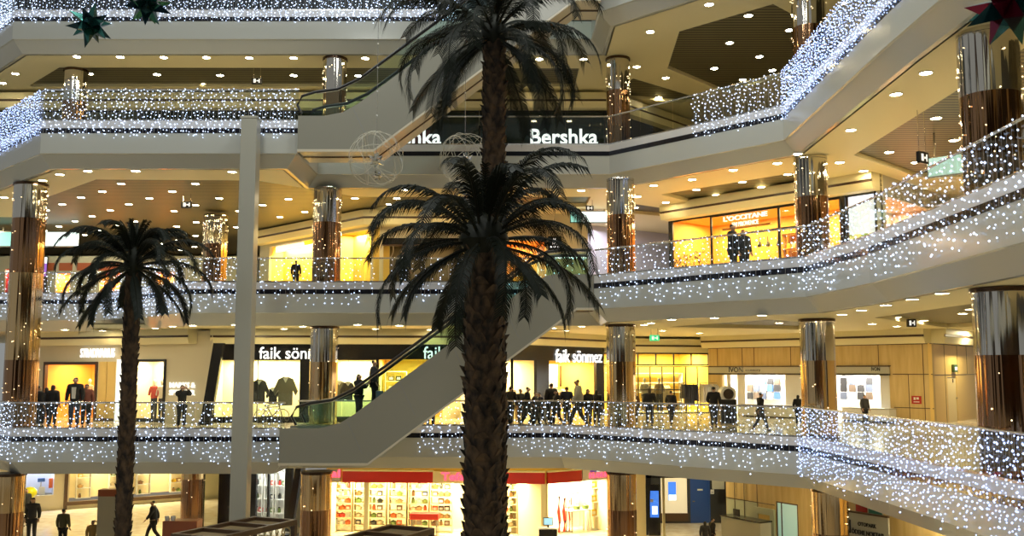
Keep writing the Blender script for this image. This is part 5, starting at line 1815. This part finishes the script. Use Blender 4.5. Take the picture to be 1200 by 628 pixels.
def wire_globe(label, u, v, Y, R, seed):
    rnd = random.Random(seed)
    p = aty(u, v, Y)
    t = thing('wire_globe', label, 'globe ornament', p)
    mb = MB()
    for k in range(12):
        ax = Vector((rnd.gauss(0, 1), rnd.gauss(0, 1), rnd.gauss(0, 1))).normalized()
        e1 = ax.orthogonal().normalized(); e2 = ax.cross(e1)
        o = ax * rnd.uniform(-.5, .5)
        rr = math.sqrt(max(.1, 1 - o.length_squared))
        mb.tube([(o + (e1 * math.cos(q * PI / 14) + e2 * math.sin(q * PI / 14)) * rr) * R for q in range(29)], .007, 4, None, cap=False)
    mb.build('wire_shell', mat('clear acrylic wire', (.62, .60, .5), .25), t)
    o = star_mb(R * .36, mirrorfoil, seed).build('inner_star', None, t); o.location = (0, 0, -.05)
    o = star_mb(R * .22, mirrorfoil, seed + 1).build('small_star', None, t); o.location = (R * .05, 0, -R * .62)
    mb = MB(); mb.tube([(0, 0, -R * .6), (0, 0, 27 - p.z)], .007, 4, steel)
    for k in range(12):
        mb.ball((0, 0, R + .5 + k * .75), .03, white, 1)
    mb.build('cord', None, t)
    return t


wire_globe('clear wire globe with a foil star hanging under the upper escalator', 441, 186, 28.7, .84, 2)
wire_globe('second clear wire globe with a foil star hanging left of the tall palm trunk', 545, 186, 28.7, .80, 6)

# ================================================================= kiosks on the ground floor
honey = mat('pale honeycomb glass', (.35, .27, .15), .25)


def kiosk(label, A, B, C, z, ribs, seed):
    """wooden frame with a panelled top; A, B ends of the long far side, C the corner across from B (photo points of the top)"""
    a, b, c = (atz(*q_, z) for q_ in (A, B, C))
    ax = (b - a); L = ax.length
    rz = math.atan2(ax.y, ax.x)
    nrm = Vector((math.sin(rz), -math.cos(rz), 0))
    W_ = abs((c - b).dot(nrm))
    o0 = a + nrm * W_
    t = thing('wooden_kiosk', label, 'kiosk', (o0.x, o0.y, 0), rz)
    for i in range(ribs):
        a = L * i / ribs; b = L * (i + 1) / ribs
        mb = MB(); mb.box(a + .08, b - .08, .12, W_ - .12, z - .14, z - .10, honey); mb.build('roof_panel', None, t)
    mb = MB()
    mb.box(0, L, 0, .14, z - .16, z, brownwood, .01); mb.box(0, L, W_ - .14, W_, z - .16, z, brownwood, .01)
    for i in range(ribs + 1):
        a = min(max(0, L * i / ribs - .07), L - .14)
        mb.box(a, a + .14, .14, W_ - .14, z - .159, z - .001, brownwood)
    mb.build('roof_frame', None, t)
    for a in (0, L - .14):
        for b in (0, W_ - .14):
            mb = MB(); mb.box(a, a + .14, b, b + .14, 0, z - .16, brownwood, .01); mb.build('post', None, t)
    mb = MB()
    rnd = random.Random(seed)
    mb.box(.14, L - .14, .02, .06, .95, 1.0, brownwood)
    mb.box(.14, L - .14, W_ - .06, W_ - .02, .95, 1.0, brownwood)
    mb.build('rail', None, t)
    mb = MB(); mb.box(.14, L - .14, .03, .1, .05, .95, brownwood); mb.box(.14, L - .14, W_ - .1, W_ - .03, .05, .95, brownwood); mb.box(.03, .1, .14, W_ - .14, .05, .95, brownwood); mb.build('counter_front', None, t)
    # pierced screen on the right side
    mb = MB()
    for i in range(5):
        for j in range(4):
            r_ = .16
            cy = .35 + i * (W_ - .7) / 4; cz = 1.2 + j * (z - 1.6) / 3
            mb.tube([(L - .07, cy + r_ * math.cos(q * PI / 6), cz + r_ * math.sin(q * PI / 6)) for q in range(13)], .025, 5, shopwall, cap=False)
    mb.build('ring_screen', None, t)
    return t


kiosk('dark wooden kiosk with a panelled top beside the foot of the white post', (200, 625), (298, 604.5), (351, 608), 2.5, 3, 1)
kiosk('dark wooden kiosk with a glass top left of the palm trunk', (392, 630), (456, 614), (510, 618.5), 2.5, 2, 2)
p = aty(213, 618, 33)
t = thing('planter_box', 'small reddish brown box with white cups left of the dark kiosk', 'box', (p.x, 33, 0))
hb = aty(213, 609, 33).z
mb = MB(); mb.box(-.55, .6, -.3, .3, .06, hb, redbrown, .02); mb.build('box_body', None, t)
mb = MB(); mb.box(-.58, .63, -.33, .33, 0, .06, brownwood); mb.build('plinth', None, t)
for i, dx in enumerate((-.45, -.25)):
    mb = MB(); mb.lathe([(.0, 0), (.06, 0), (.08, .14), (.07, .14), (.05, .03), (.0, .03)], 12, white)
    o = mb.build('cup'); o.location = (p.x + dx, 32.85, hb); tag(o, ['white cup on the reddish box, left one', 'white cup on the reddish box, right one'][i], 'cup')
# stall next to the left palm trunk
p = aty(130, 590, 37)
t = thing('information_stand', 'tall pale stand with red brown bands beside the left palm trunk', 'stand', (p.x, 37, 0))
hs = aty(130, 573, 37).z
mb = MB(); mb.box(-.42, .6, -.2, .2, .1, hs - .25, offwhite, .01); mb.build('panel', None, t)
mb = MB(); mb.box(-.42, .6, -.21, .21, hs - .25, hs, redbrown, .01); mb.build('top_band', None, t)
mb = MB(); mb.box(-.43, .61, -.215, .215, .35, .6, redbrown, .01); mb.build('lower_band', None, t)
mb = MB(); mb.box(-.5, .68, -.28, .28, 0, .1, brownwood); mb.build('foot', None, t)
# white boxy photo machine on the first gallery
p = aty(852, 470, 37)
t = thing('photo_machine', 'white and black round-topped machine left of the IVON stall', 'machine', (p.x, 37, 4.88))
mb = MB(); mb.box(-.3, .3, -.3, .3, .06, .95, blackmetal, .03); mb.build('cabinet', None, t)
mb = MB(); mb.tube([(0, -.28, 1.15), (0, .28, 1.15)], .3, 20, white); mb.build('round_head', None, t)
mb = MB(); mb.tube([(0, -.3, 1.15), (0, -.285, 1.15)], .2, 16, dark); mb.build('screen', None, t)
mb = MB(); mb.box(-.34, .34, -.34, .34, 0, .06, steel); mb.build('base_plate', None, t)
# yellow balloon and its holder's balloon stick
p = aty(35, 577, 45)
t = thing('balloon', 'yellow balloon near the left ground floor window', 'balloon', (p.x, 45, p.z - .25))
mb = MB(); mb.ball((0, 0, .25), .30, mat('yellow balloon rubber', (.75, .7, .02), .3), 3, (1, 1, .85)); mb.build('balloon_body', None, t)
mb = MB(); mb.tube([(0, 0, 0), (.02, 0, -p.z + .27)], .01, 5, white); mb.build('stick', None, t)
# ================================================================= people
def skin_mesh(name, verts, edges, root=0, sub=1):
    """verts: (position, radius) ; one continuous skinned surface"""
    me = D.meshes.new(name)
    me.from_pydata([v[0] for v in verts], edges, [])
    o = D.objects.new(name, me)
    COL.objects.link(o)
    md = o.modifiers.new('skin', 'SKIN')
    md.use_smooth_shade = True
    for i, sv in enumerate(me.skin_vertices[0].data):
        r = verts[i][1]
        sv.radius = (r, r) if not isinstance(r, tuple) else r
        sv.use_root = (i == root)
    sd_ = o.modifiers.new('sub', 'SUBSURF')
    sd_.levels = sub; sd_.render_levels = sub
    bpy.context.view_layer.update()
    dg = bpy.context.evaluated_depsgraph_get()
    out = D.meshes.new_from_object(o.evaluated_get(dg))
    out.name = name
    D.objects.remove(o)
    D.meshes.remove(me)
    return out


class Chain:
    def __init__(self):
        self.v = []; self.e = []

    def add(self, p, r, prev=None):
        self.v.append((Vector(p), r))
        if prev is not None:
            self.e.append((prev, len(self.v) - 1))
        return len(self.v) - 1


def lerp(a, b, t):
    return Vector(a).lerp(Vector(b), t)


POSES = {
    # joint positions for a 1.70 m figure facing -y : hips, knees, ankles, shoulders, elbows, wrists ; l/r
    'stand': dict(lean=0, kn=((-.10, -.02, .48), (.10, -.02, .48)), an=((-.10, .0, .08), (.11, .02, .08)), el=((-.25, .03, 1.12), (.25, .03, 1.12)), wr=((-.25, -.08, .88), (.25, -.08, .88))),
    'walk': dict(lean=.03, kn=((-.09, -.20, .50), (.09, .05, .48)), an=((-.09, -.30, .09), (.10, .32, .14)), el=((-.24, .14, 1.14), (.24, -.12, 1.14)), wr=((-.24, .16, .90), (.23, -.28, .95))),
    'phone': dict(lean=0, kn=((-.10, -.02, .48), (.10, -.02, .48)), an=((-.11, .0, .08), (.11, .03, .08)), el=((-.24, -.14, 1.14), (.24, -.12, 1.16)), wr=((-.07, -.36, 1.30), (.09, -.34, 1.34))),
    'photo': dict(lean=0, kn=((-.10, -.02, .48), (.10, -.02, .48)), an=((-.12, .0, .08), (.12, .03, .08)), el=((-.27, -.20, 1.32), (.27, -.20, 1.32)), wr=((-.09, -.34, 1.52), (.10, -.34, 1.52))),
    'bag': dict(lean=.02, kn=((-.09, .05, .48), (.09, -.14, .50)), an=((-.10, .26, .12), (.10, -.18, .08)), el=((-.26, .04, 1.12), (.26, .02, 1.12)), wr=((-.28, -.04, .87), (.20, -.20, 1.05))),
    'head_touch': dict(lean=0, kn=((-.10, -.02, .48), (.10, -.02, .48)), an=((-.10, .0, .08), (.11, .02, .08)), el=((-.25, .03, 1.12), (.36, -.08, 1.50)), wr=((-.25, -.08, .88), (.16, -.06, 1.62))),
}
_pc = {}


def pose_parts(name):
    if name in _pc:
        return _pc[name]
    P = POSES[name]
    ln = P['lean']
    hip = Vector((0, 0, .90))
    sp = [Vector((0, -ln * .4, 1.05)), Vector((0, -ln, 1.22)), Vector((0, -ln * 1.4, 1.38)), Vector((0, -ln * 1.6, 1.47))]
    hd = [Vector((0, -ln * 1.8 - .01, 1.52)), Vector((0, -ln * 2 - .015, 1.575)), Vector((0, -ln * 2 - .01, 1.64))]
    sh = [Vector((s * .185, -ln * 1.4 + .01, 1.38)) for s in (-1, 1)]
    hp = [Vector((s * .095, 0, .86)) for s in (-1, 1)]
    # body: one surface, root at the pelvis
    B = Chain()
    r = B.add(hip, .115)
    a = B.add(sp[0], .105, r); b = B.add(sp[1], .115, a); c = B.add(sp[2], .105, b); n = B.add(sp[3], .052, c)
    h0 = B.add(hd[0], .062, n); h1 = B.add(hd[1], .086, h0); h2 = B.add(hd[2], .072, h1)
    nz = B.add(hd[1] + Vector((0, -.108, -.012)), .012, h1)
    for i in (0, 1):
        s = (-1, 1)[i]
        B.add(hd[1] + Vector((s * .092, .01, -.005)), .014, h1)
        q = B.add(sh[i], .062, c)
        e = B.add(P['el'][i], .042, B.add(lerp(sh[i], P['el'][i], .5), .050, q))
        w = B.add(P['wr'][i], .027, e)
        d = (Vector(P['wr'][i]) - Vector(P['el'][i])).normalized()
        sd_ = Vector((1, 0, 0)) if abs(d.x) < .8 else Vector((0, 0, 1))
        sd_ = (sd_ - d * sd_.dot(d)).normalized()
        nn = d.cross(sd_)
        pm = B.add(Vector(P['wr'][i]) + d * .06, .030, w)
        for k, (off, ln_) in enumerate(((-.027, .065), (-.009, .078), (.009, .072), (.027, .055))):
            f1 = B.add(Vector(P['wr'][i]) + d * .095 + sd_ * off, .0095, pm)
            f2 = B.add(Vector(P['wr'][i]) + d * (.095 + ln_ * .55) + sd_ * off * 1.15 + nn * .010, .0085, f1)
            B.add(Vector(P['wr'][i]) + d * (.095 + ln_ * .95) + sd_ * off * 1.15 + nn * .030, .007, f2)
        t1 = B.add(Vector(P['wr'][i]) + d * .05 + sd_ * .045 * -s, .0105, pm)
        B.add(Vector(P['wr'][i]) + d * .085 + sd_ * .062 * -s + nn * .012, .0085, t1)
        q = B.add(hp[i], .09, r)
        k_ = B.add(P['kn'][i], .056, B.add(lerp(hp[i], P['kn'][i], .5), .075, q))
        cf = B.add(lerp(P['kn'][i], P['an'][i], .35), .052, k_)
        an = B.add(P['an'][i], .034, cf)
        B.add(Vector(P['an'][i]) + Vector((0, -.14, -.045)), .028, an)
    parts = {'body': skin_mesh('person', B.v, B.e, 0, 1)}
    # coat
    K = Chain()
    r = K.add(hip + Vector((0, 0, -.07)), .185)
    a = K.add(sp[0], .175, r); b = K.add(sp[1], .178, a); c = K.add(sp[2], .152, b); K.add(sp[3] + Vector((0, .015, .005)), .088, c)
    for i in (0, 1):
        q = K.add(sh[i], .105, c)
        e = K.add(P['el'][i], .078, K.add(lerp(sh[i], P['el'][i], .5), .09, q))
        K.add(lerp(P['el'][i], P['wr'][i], .95), .056, e)
    parts['coat'] = skin_mesh('coat', K.v, K.e, 0, 1)
    # trousers
    T = Chain()
    r = T.add(hip, .14)
    for i in (0, 1):
        q = T.add(hp[i] + Vector((0, 0, -.04)), .112, r)
        k_ = T.add(P['kn'][i], .082, T.add(lerp(hp[i], P['kn'][i], .5), .1, q))
        T.add(lerp(P['kn'][i], P['an'][i], .95), .066, k_)
    parts['trousers'] = skin_mesh('trousers', T.v, T.e, 0, 1)
    for i in (0, 1):
        S_ = Chain()
        q = S_.add(Vector(P['an'][i]) + Vector((0, .03, -.035)), .042)
        q2 = S_.add(Vector(P['an'][i]) + Vector((0, -.07, -.042)), .042, q)
        S_.add(Vector(P['an'][i]) + Vector((0, -.16, -.05)), .032, q2)
        parts['shoe%d' % i] = skin_mesh('shoe', S_.v, S_.e, 0, 1)
    H = Chain()
    q = H.add(hd[1] + Vector((0, .055, -.03)), .062)
    q2 = H.add(hd[1] + Vector((0, .035, .045)), .088, q)
    H.add(hd[2] + Vector((0, -.012, .022)), .080, q2)
    parts['hair'] = skin_mesh('hair', H.v, H.e, 0, 1)
    H = Chain()
    q = H.add(hd[1] + Vector((0, .085, -.20)), .055)
    q1 = H.add(hd[1] + Vector((0, .065, -.06)), .082, q)
    q2 = H.add(hd[1] + Vector((0, .035, .045)), .090, q1)
    H.add(hd[2] + Vector((0, -.012, .024)), .082, q2)
    parts['longhair'] = skin_mesh('hair', H.v, H.e, 0, 1)
    _pc[name] = parts
    return parts


CLOTH = {k: mat('cloth ' + k, c, .85) for k, c in {'black': (.012, .012, .014), 'charcoal': (.035, .035, .04), 'navy': (.015, .02, .045), 'cream': (.55, .5, .36), 'tan': (.36, .24, .09), 'brown': (.09, .045, .025),
         'olive': (.07, .07, .04), 'grey': (.16, .16, .17), 'jeans': (.035, .05, .10), 'white': (.6, .58, .52), 'redbrown': (.16, .05, .035)}.items()}
HAIR = {'dark': mat('dark hair', (.012, .009, .007), .6), 'brown': mat('brown hair', (.06, .03, .015), .6)}


def person(label, x, y, z, face, pose='stand', coat='black', legs='black', hair='dark', h=1.55, long=False, shirt=None, group=None):
    """face: heading in degrees, 0 looks towards the photographer"""
    parts = pose_parts(pose)
    sc_ = h / 1.72
    o = D.objects.new('person', parts['body'])
    COL.objects.link(o)
    if not parts['body'].materials:
        parts['body'].materials.append(skin)
    lo = min(v.co.z for v in parts['shoe0'].vertices)
    lo = min(lo, min(v.co.z for v in parts['shoe1'].vertices))
    o.location = (x, y, z - lo * sc_)
    o.rotation_euler = (0, 0, math.radians(face))
    o.scale = (sc_,) * 3
    tag(o, label, 'person', group, 'thing')

    def part(nm, me, m):
        me = me.copy()
        me.materials.clear(); me.materials.append(m)
        c = D.objects.new(nm, me); COL.objects.link(c); c.parent = o
        return c
    part('coat', parts['coat'], CLOTH[coat])
    part('trousers', parts['trousers'], CLOTH[legs])
    part('shoe', parts['shoe0'], CLOTH['black']); part('shoe', parts['shoe1'], CLOTH['black'])
    part('hair', parts['longhair' if long else 'hair'], HAIR[hair])
    if shirt:
        mb = MB(); mb.slabxz([(-.05, .98), (.05, .98), (.065, 1.36), (-.065, 1.36)], -.215, -.15, CLOTH[shirt])
        mb.build('shirt_front', None, o)
    return o


G1 = 4.88


def at_head(u, v, Y):
    """plan x and body height for a head top seen at u,v standing at depth Y on the first gallery"""
    p = aty(u, v, Y)
    return p.x, p.z


def put(label, u, vtop, Y, z, **k):
    p = aty(u, vtop, Y)
    h = p.z - z
    return person(label, p.x, Y, z, h=max(1.1, min(1.85, h)), **k)


# first gallery, left
put('person in black standing next to the left gold column on the first gallery', 46, 451, 35.0, G1, face=150, coat='black')
put('person in black, second from the left gold column', 55, 453, 35.6, G1, face=200, coat='charcoal', long=True)
put('person in black with long hair, third from the left gold column', 63, 450, 35.2, G1, face=170, coat='black', long=True)
put('person in a dark open coat over a white shirt in front of the orange shop', 89, 441, 34.8, G1, face=10, coat='black', shirt='white', legs='jeans')
put('person in a red brown coat right of the one with the white shirt', 102, 449, 35.2, G1, face=30, coat='redbrown', long=True)
put('person in black raising both hands to take a photo before the cream wall', 214, 450, 34.4, G1, face=35, pose='photo', coat='black')
# on the escalator
xs_ = aty(421, 440, 32.2)
sl__ = (10 - 5 - .3) / (eb - ea - .3)
def esc_z(x):
    i = math.floor((x - (ea + .3)) / ((eb - ea - .3) / 25))
    return 5 - .1 + 5 * i / 25 + .19
for lb, u, dy, kw in (('person in black with long hair looking at a phone on the lower escalator', 421, .55, dict(face=70, pose='phone', coat='black', long=True)),
                      ('tall person in dark clothes standing higher on the lower escalator', 438, .95, dict(face=100, coat='charcoal', legs='black'))):
    x_ = aty(u, 440, 31.5 + dy).x
    person(lb, x_, 31.5 + dy, esc_z(x_ + .05), h=1.55 if u == 421 else 1.6, **kw)
p = aty(444, 452, 32.6)
t = thing('suitcase', 'grey blue suitcase on the escalator step beside the tall person', 'suitcase', (aty(445, 450, 32.2).x, 32.2, esc_z(aty(445, 450, 32.2).x)), .2)
mb = MB(); mb.box(-.12, .12, -.17, .17, .05, .56, mat('grey blue shell', (.16, .2, .25), .35), .03); mb.build('shell', None, t)
mb = MB(); mb.tube([(0, -.1, .55), (0, -.1, .75), (0, .1, .75), (0, .1, .55)], .01, 5, steel); mb.build('pull_handle', None, t)
for s in (-.13, .13):
    mb = MB(); mb.tube([(-.03, s, .03), (.03, s, .03)], .03, 10, rubber); mb.build('wheel', None, t)
# first gallery, centre
put('person in black seen beneath the escalator on the first gallery', 505, 449, 35.0, G1, face=180, coat='black', long=True)
put('person in black striding just right of the big palm trunk', 589, 446, 34.8, G1, face=-80, pose='walk', coat='black')
put('person in a cream coat, small, inside the open black shop', 603, 456, 39.6, G1, face=0, coat='cream', legs='tan')
put('person in black walking left of the black pillar', 617, 452, 34.9, G1, face=90, pose='walk', coat='black')
put('short person in black with a round hood beside the black pillar', 626, 458, 35.3, G1, face=80, pose='walk', coat='charcoal')
put('person in dark clothes in front of the black pillar of the shop', 646, 448, 36.0, G1, face=200, coat='black')
put('person in black in the doorway of the black shop, left of the cream coat', 653, 456, 35.0, G1, face=-70, pose='walk', coat='black', long=True)
put('person in navy behind the cream coat in the shop doorway', 664, 452, 36.2, G1, face=170, pose='bag', coat='navy')
put('person in a cream coat walking in front of the shop doorway', 678, 443, 34.8, G1, face=-85, pose='walk', coat='cream', legs='charcoal')
put('person with brown hair in black right of the cream coat', 689, 455, 35.2, G1, face=30, coat='black', hair='brown', long=True)
put('person in black standing in front of the glazed clothes shop', 761, 454, 36.0, G1, face=175, coat='black', long=True)
put('person in black leaning at the railing left of the white machine', 836, 452, 34.5, G1, face=160, coat='black', pose='bag')
put('person in black walking past the IVON stall', 890, 459, 33.2, G1, face=95, coat='black', legs='charcoal', pose='walk')
put('person with long dark hair at the IVON stall beside the gold column', 935, 462, 36.0, G1, face=150, coat='black', long=True)
put('person in dark clothes behind the right counter of the IVON stall', 1013, 462, 37.0, G1, face=20, coat='charcoal')
put('person in black in the open black shop, close to the palm trunk', 598, 452, 36.0, G1, face=170, coat='black', pose='bag')
put('person in charcoal behind the two walkers left of the black pillar', 610, 455, 36.6, G1, face=30, coat='charcoal')
put('short person in navy just left of the black pillar', 633, 459, 36.4, G1, face=-60, coat='navy', pose='walk')
put('person in black right of the shop doorway, beside the gold column', 699, 456, 36.4, G1, face=160, coat='black', long=True)
put('person in a brown coat right of the gold column by the glazed shop', 743, 458, 36.8, G1, face=190, coat='brown')
put('person in black among the clothes racks outside the glazed shop', 786, 457, 36.8, G1, face=150, coat='black', pose='bag')
# second gallery
G2 = 9.88
put('person in a dark cap and black coat in front of the orange shop', 858, 257, 31.3, G2, face=60, coat='black', pose='phone')
put('shorter person in black right of the one with the dark cap', 871, 268, 30.8, G2, face=20, coat='black', long=True)
put('person in black behind the railing in front of the yellow shop', 347, 309, 35.4, G2, face=180, coat='black')
put('person in dark clothes in front of the dim shop behind the palm fronds', 473, 291, 37.0, G2, face=170, coat='charcoal')
# ground floor
put('person in a long dark coat standing near the balloon at left', 39, 582, 40.0, 0, face=15, coat='charcoal', legs='charcoal', long=True)
put('person in dark clothes left of the balloon, against the cream wall', 31, 572, 44.0, 0, face=60, coat='black')
put('person in an olive jacket seen from behind between the dark coat and the palm', 75, 595, 38.5, 0, face=180, coat='olive', legs='black')
put('person in a tan jacket touching the head beside the left palm', 109, 609, 37.0, 0, face=30, coat='tan', legs='brown', pose='head_touch')
put('person in black striding across the ground floor right of the left palm', 181, 585, 40.0, 0, face=-75, coat='black', pose='walk')
put('person in black bending over the desk on the ground floor', 834, 606, 38.0, 0, face=100, coat='black', pose='bag')
put('person in black left of the one at the desk', 826, 610, 37.6, 0, face=170, coat='charcoal', long=True)
# ================================================================= downlights
_dm = MB()
_dm.lathe([(.150, 0), (.165, -.015), (.135, -.02), (.13, -.008)], 14, white)
_dm.lathe([(.13, -.012), (.125, -.014)], 14, lampw)
_d0 = _dm.build('ceiling_downlight')
_dfirst = [True]


def downlights(pts, z, label, group):
    for u, v in pts:
        p = atz(u, v, z)
        if _dfirst[0]:
            o = _d0
            _dfirst[0] = False
        else:
            o = _d0.copy(); COL.objects.link(o)
        o.location = (p.x, p.y, z - .002)
        tag(o, label, 'ceiling light', group)


downlights([(90, 66), (141, 66.5), (192, 67), (242, 67), (292, 67.5), (344, 67.5), (428, 68), (632, 69), (684, 69), (18, 86), (3, 97)], 18.5,
           'round bright downlight in the cream edge of the ceiling over the third gallery', 'cream edge downlights over the third gallery')
downlights([(762, 37), (746, 78), (780, 91), (831, 5), (905, -18)], 18.5, 'round downlight in the cream ceiling right of centre over the third gallery', 'cream ceiling downlights right over the third gallery')
downlights([(105, 86), (184, 87), (258, 88), (344, 88), (420, 88.5), (83, 99), (161, 99), (239, 98.5), (313, 99), (624, 89), (617, 103), (701, 89), (772, 114),
            (877, 18), (855, 50), (890, 66), (837, 80), (870, 93), (905, 82), (925, 35)], 18.64, 'round downlight in the dark slat ceiling over the third gallery', 'slat ceiling downlights over the third gallery')
downlights([(5, 231), (50, 211), (70, 204), (103, 200), (159, 200), (272, 201), (474, 222), (681, 223)], 13.5,
           'round bright downlight in the cream edge of the ceiling over the second gallery', 'cream edge downlights over the second gallery')
downlights([(747, 230), (766, 217), (811, 210), (859, 199), (780, 237), (911, 191), (984, 190), (1012, 200), (1085, 85), (1050, 110), (997, 152), (935, 180)], 13.5,
           'round downlight in the cream ceiling at the right over the second gallery', 'cream ceiling downlights right over the second gallery')
downlights([(142, 215), (120, 224), (95, 231), (73, 239), (54, 246), (202, 224), (175, 232), (151, 239), (129, 246), (108, 253), (88, 259), (69, 265),
            (229, 215), (257, 232), (229, 240), (204, 247), (158, 259), (137, 264), (118, 270), (100, 275), (285, 224), (280, 247), (277, 266), (230, 260),
            (207, 265), (209, 281), (189, 285), (229, 276), (228, 289), (211, 293), (52, 270), (308, 240), (338, 233), (357, 248), (328, 254),
            (416, 232), (465, 232), (456, 239), (503, 239), (614, 240), (662, 243), (744, 243), (776, 250)], 13.64,
           'round downlight in the dark slat ceiling over the second gallery', 'slat ceiling downlights over the second gallery')
downlights([(816, 222), (839, 228), (870, 213), (892, 219), (923, 204), (1042, 178), (1073, 190), (1118, 164), (1097, 138)], 13.64,
           'round downlight in a slat ceiling panel near the right columns of the second gallery', 'slat panel downlights right over the second gallery')
downlights([(76, 386), (120, 387), (182, 384), (202, 382), (226, 381), (275, 380), (46, 393), (333, 385), (355, 382), (419, 380), (468, 381), (440, 385), (394, 385),
            (504, 386), (648, 384), (664, 387), (682, 382)], 8.5, 'round downlight in the low cream ceiling at left and centre over the first gallery', 'cream downlights left and centre over the first gallery')
downlights([(755, 380), (787, 374), (837, 372), (893, 369), (763, 378), (777, 387), (820, 390), (987, 368), (1010, 363), (1038, 357), (1069, 350), (1104, 343),
            (1022, 379), (1051, 382)], 8.5, 'round downlight in the cream ceiling at the right over the first gallery', 'cream downlights right over the first gallery')
downlights([(801, 382), (857, 381), (875, 386), (913, 378), (1051, 371), (1062, 364), (1083, 375), (1101, 357.5), (1128, 367), (1137, 362)], 8.64,
           'round downlight in a slat ceiling panel over the first gallery', 'slat panel downlights over the first gallery')

# ================================================================= light of the hall
W = D.worlds.new('hall')
SC.world = W
W.use_nodes = True
W.node_tree.nodes['Background'].inputs[0].default_value = (.80, .82, .80, 1)
W.node_tree.nodes['Background'].inputs[1].default_value = .33

for (x, y, e) in ((-9, 8, 820), (2, 8, 820), (-9, 22, 820), (2, 22, 820)):  # unseen overhead lights, added as fill for the atrium
    l = D.lights.new('hall_fill', 'AREA')
    l.shape = 'DISK'
    l.size = 3.0
    l.energy = e
    l.color = (.97, 1, .95)
    o = D.objects.new('hall_fill', l)
    COL.objects.link(o)
    o.location = (x, y, 27)

for (x, y, z, e) in ((12.5, 41, 8.48, 90), (14, 33.5, 8.48, 120), (18.5, 38.5, 8.48, 140), (13, 24, 8.48, 120), (12, 17, 8.48, 120), (3.5, 37.5, 8.48, 60), (-10, 36.2, 8.48, 60), (-17, 36.5, 8.48, 80),
                     (-20, 45, 13.62, 70), (-16, 43, 13.62, 60), (-25, 43, 13.62, 70), (-7, 37.5, 13.62, 70), (13, 29, 13.62, 140), (10.5, 34, 13.62, 90), (14, 22, 13.62, 140), (12, 33, 18.6, 120), (5, 37, 18.6, 60),
                     (8, 42.5, 3.45, 90), (11, 35, 3.45, 120), (12, 27, 3.45, 120), (-20, 44, 3.45, 140), (-15, 42, 3.45, 120), (-8, 37, 3.45, 80), (0, 37, 3.45, 80)):
    l = D.lights.new('gallery_fill', 'AREA'); l.shape = 'DISK'; l.size = .26; l.energy = e; l.color = (1, .85, .50)  # extra lamps added under the ceilings to brighten galleries and ground floor
    o = D.objects.new('gallery_fill', l); COL.objects.link(o); o.location = (x, y, z)

SC.view_settings.view_transform = 'Standard'
SC.view_settings.look = 'None'
SC.view_settings.gamma = 1.0
SC.view_settings.use_curve_mapping = False
SC.view_settings.exposure = 0.0
SC.cycles.max_bounces = 7
SC.cycles.diffuse_bounces = 3
SC.cycles.glossy_bounces = 4
SC.cycles.transparent_max_bounces = 16
SC.cycles.sample_clamp_indirect = 4.0
SC.cycles.caustics_reflective = False
SC.cycles.caustics_refractive = False

# small pieces belong to the part they sit on
HOST = {'door_handle': ('door_leaf',), 'door_plate': ('door_leaf',), 'name_plate': ('door_leaf',), 'lettering': ('board',), 'small_lettering': ('board',), 'right_lettering': ('board',), 'dark_tab': ('board',),
        'emblem': ('board',), 'square_emblem': ('board',), 'display': ('case',), 'print': ('case', 'frame', 'plate', 'board'), 'printed_figure': ('display', 'case'), 'pictogram': ('sign_case',), 'symbol': ('plate',),
        'shirt_front': ('coat',), 'collar': ('shirt_body',), 'handrail_track': ('handrail',), 'light_face': ('case', 'board'), 'flower_print': ('case',), 'sky_print': ('case',)}
for o in list(D.objects):
    b = o.name.split('.')[0]
    if o.parent is not None and o.parent.parent is None and b in HOST:
        for hname in HOST[b]:
            hs = [c for c in o.parent.children if c.name.split('.')[0] == hname and c is not o]
            if hs:
                o.parent = hs[0]
                break
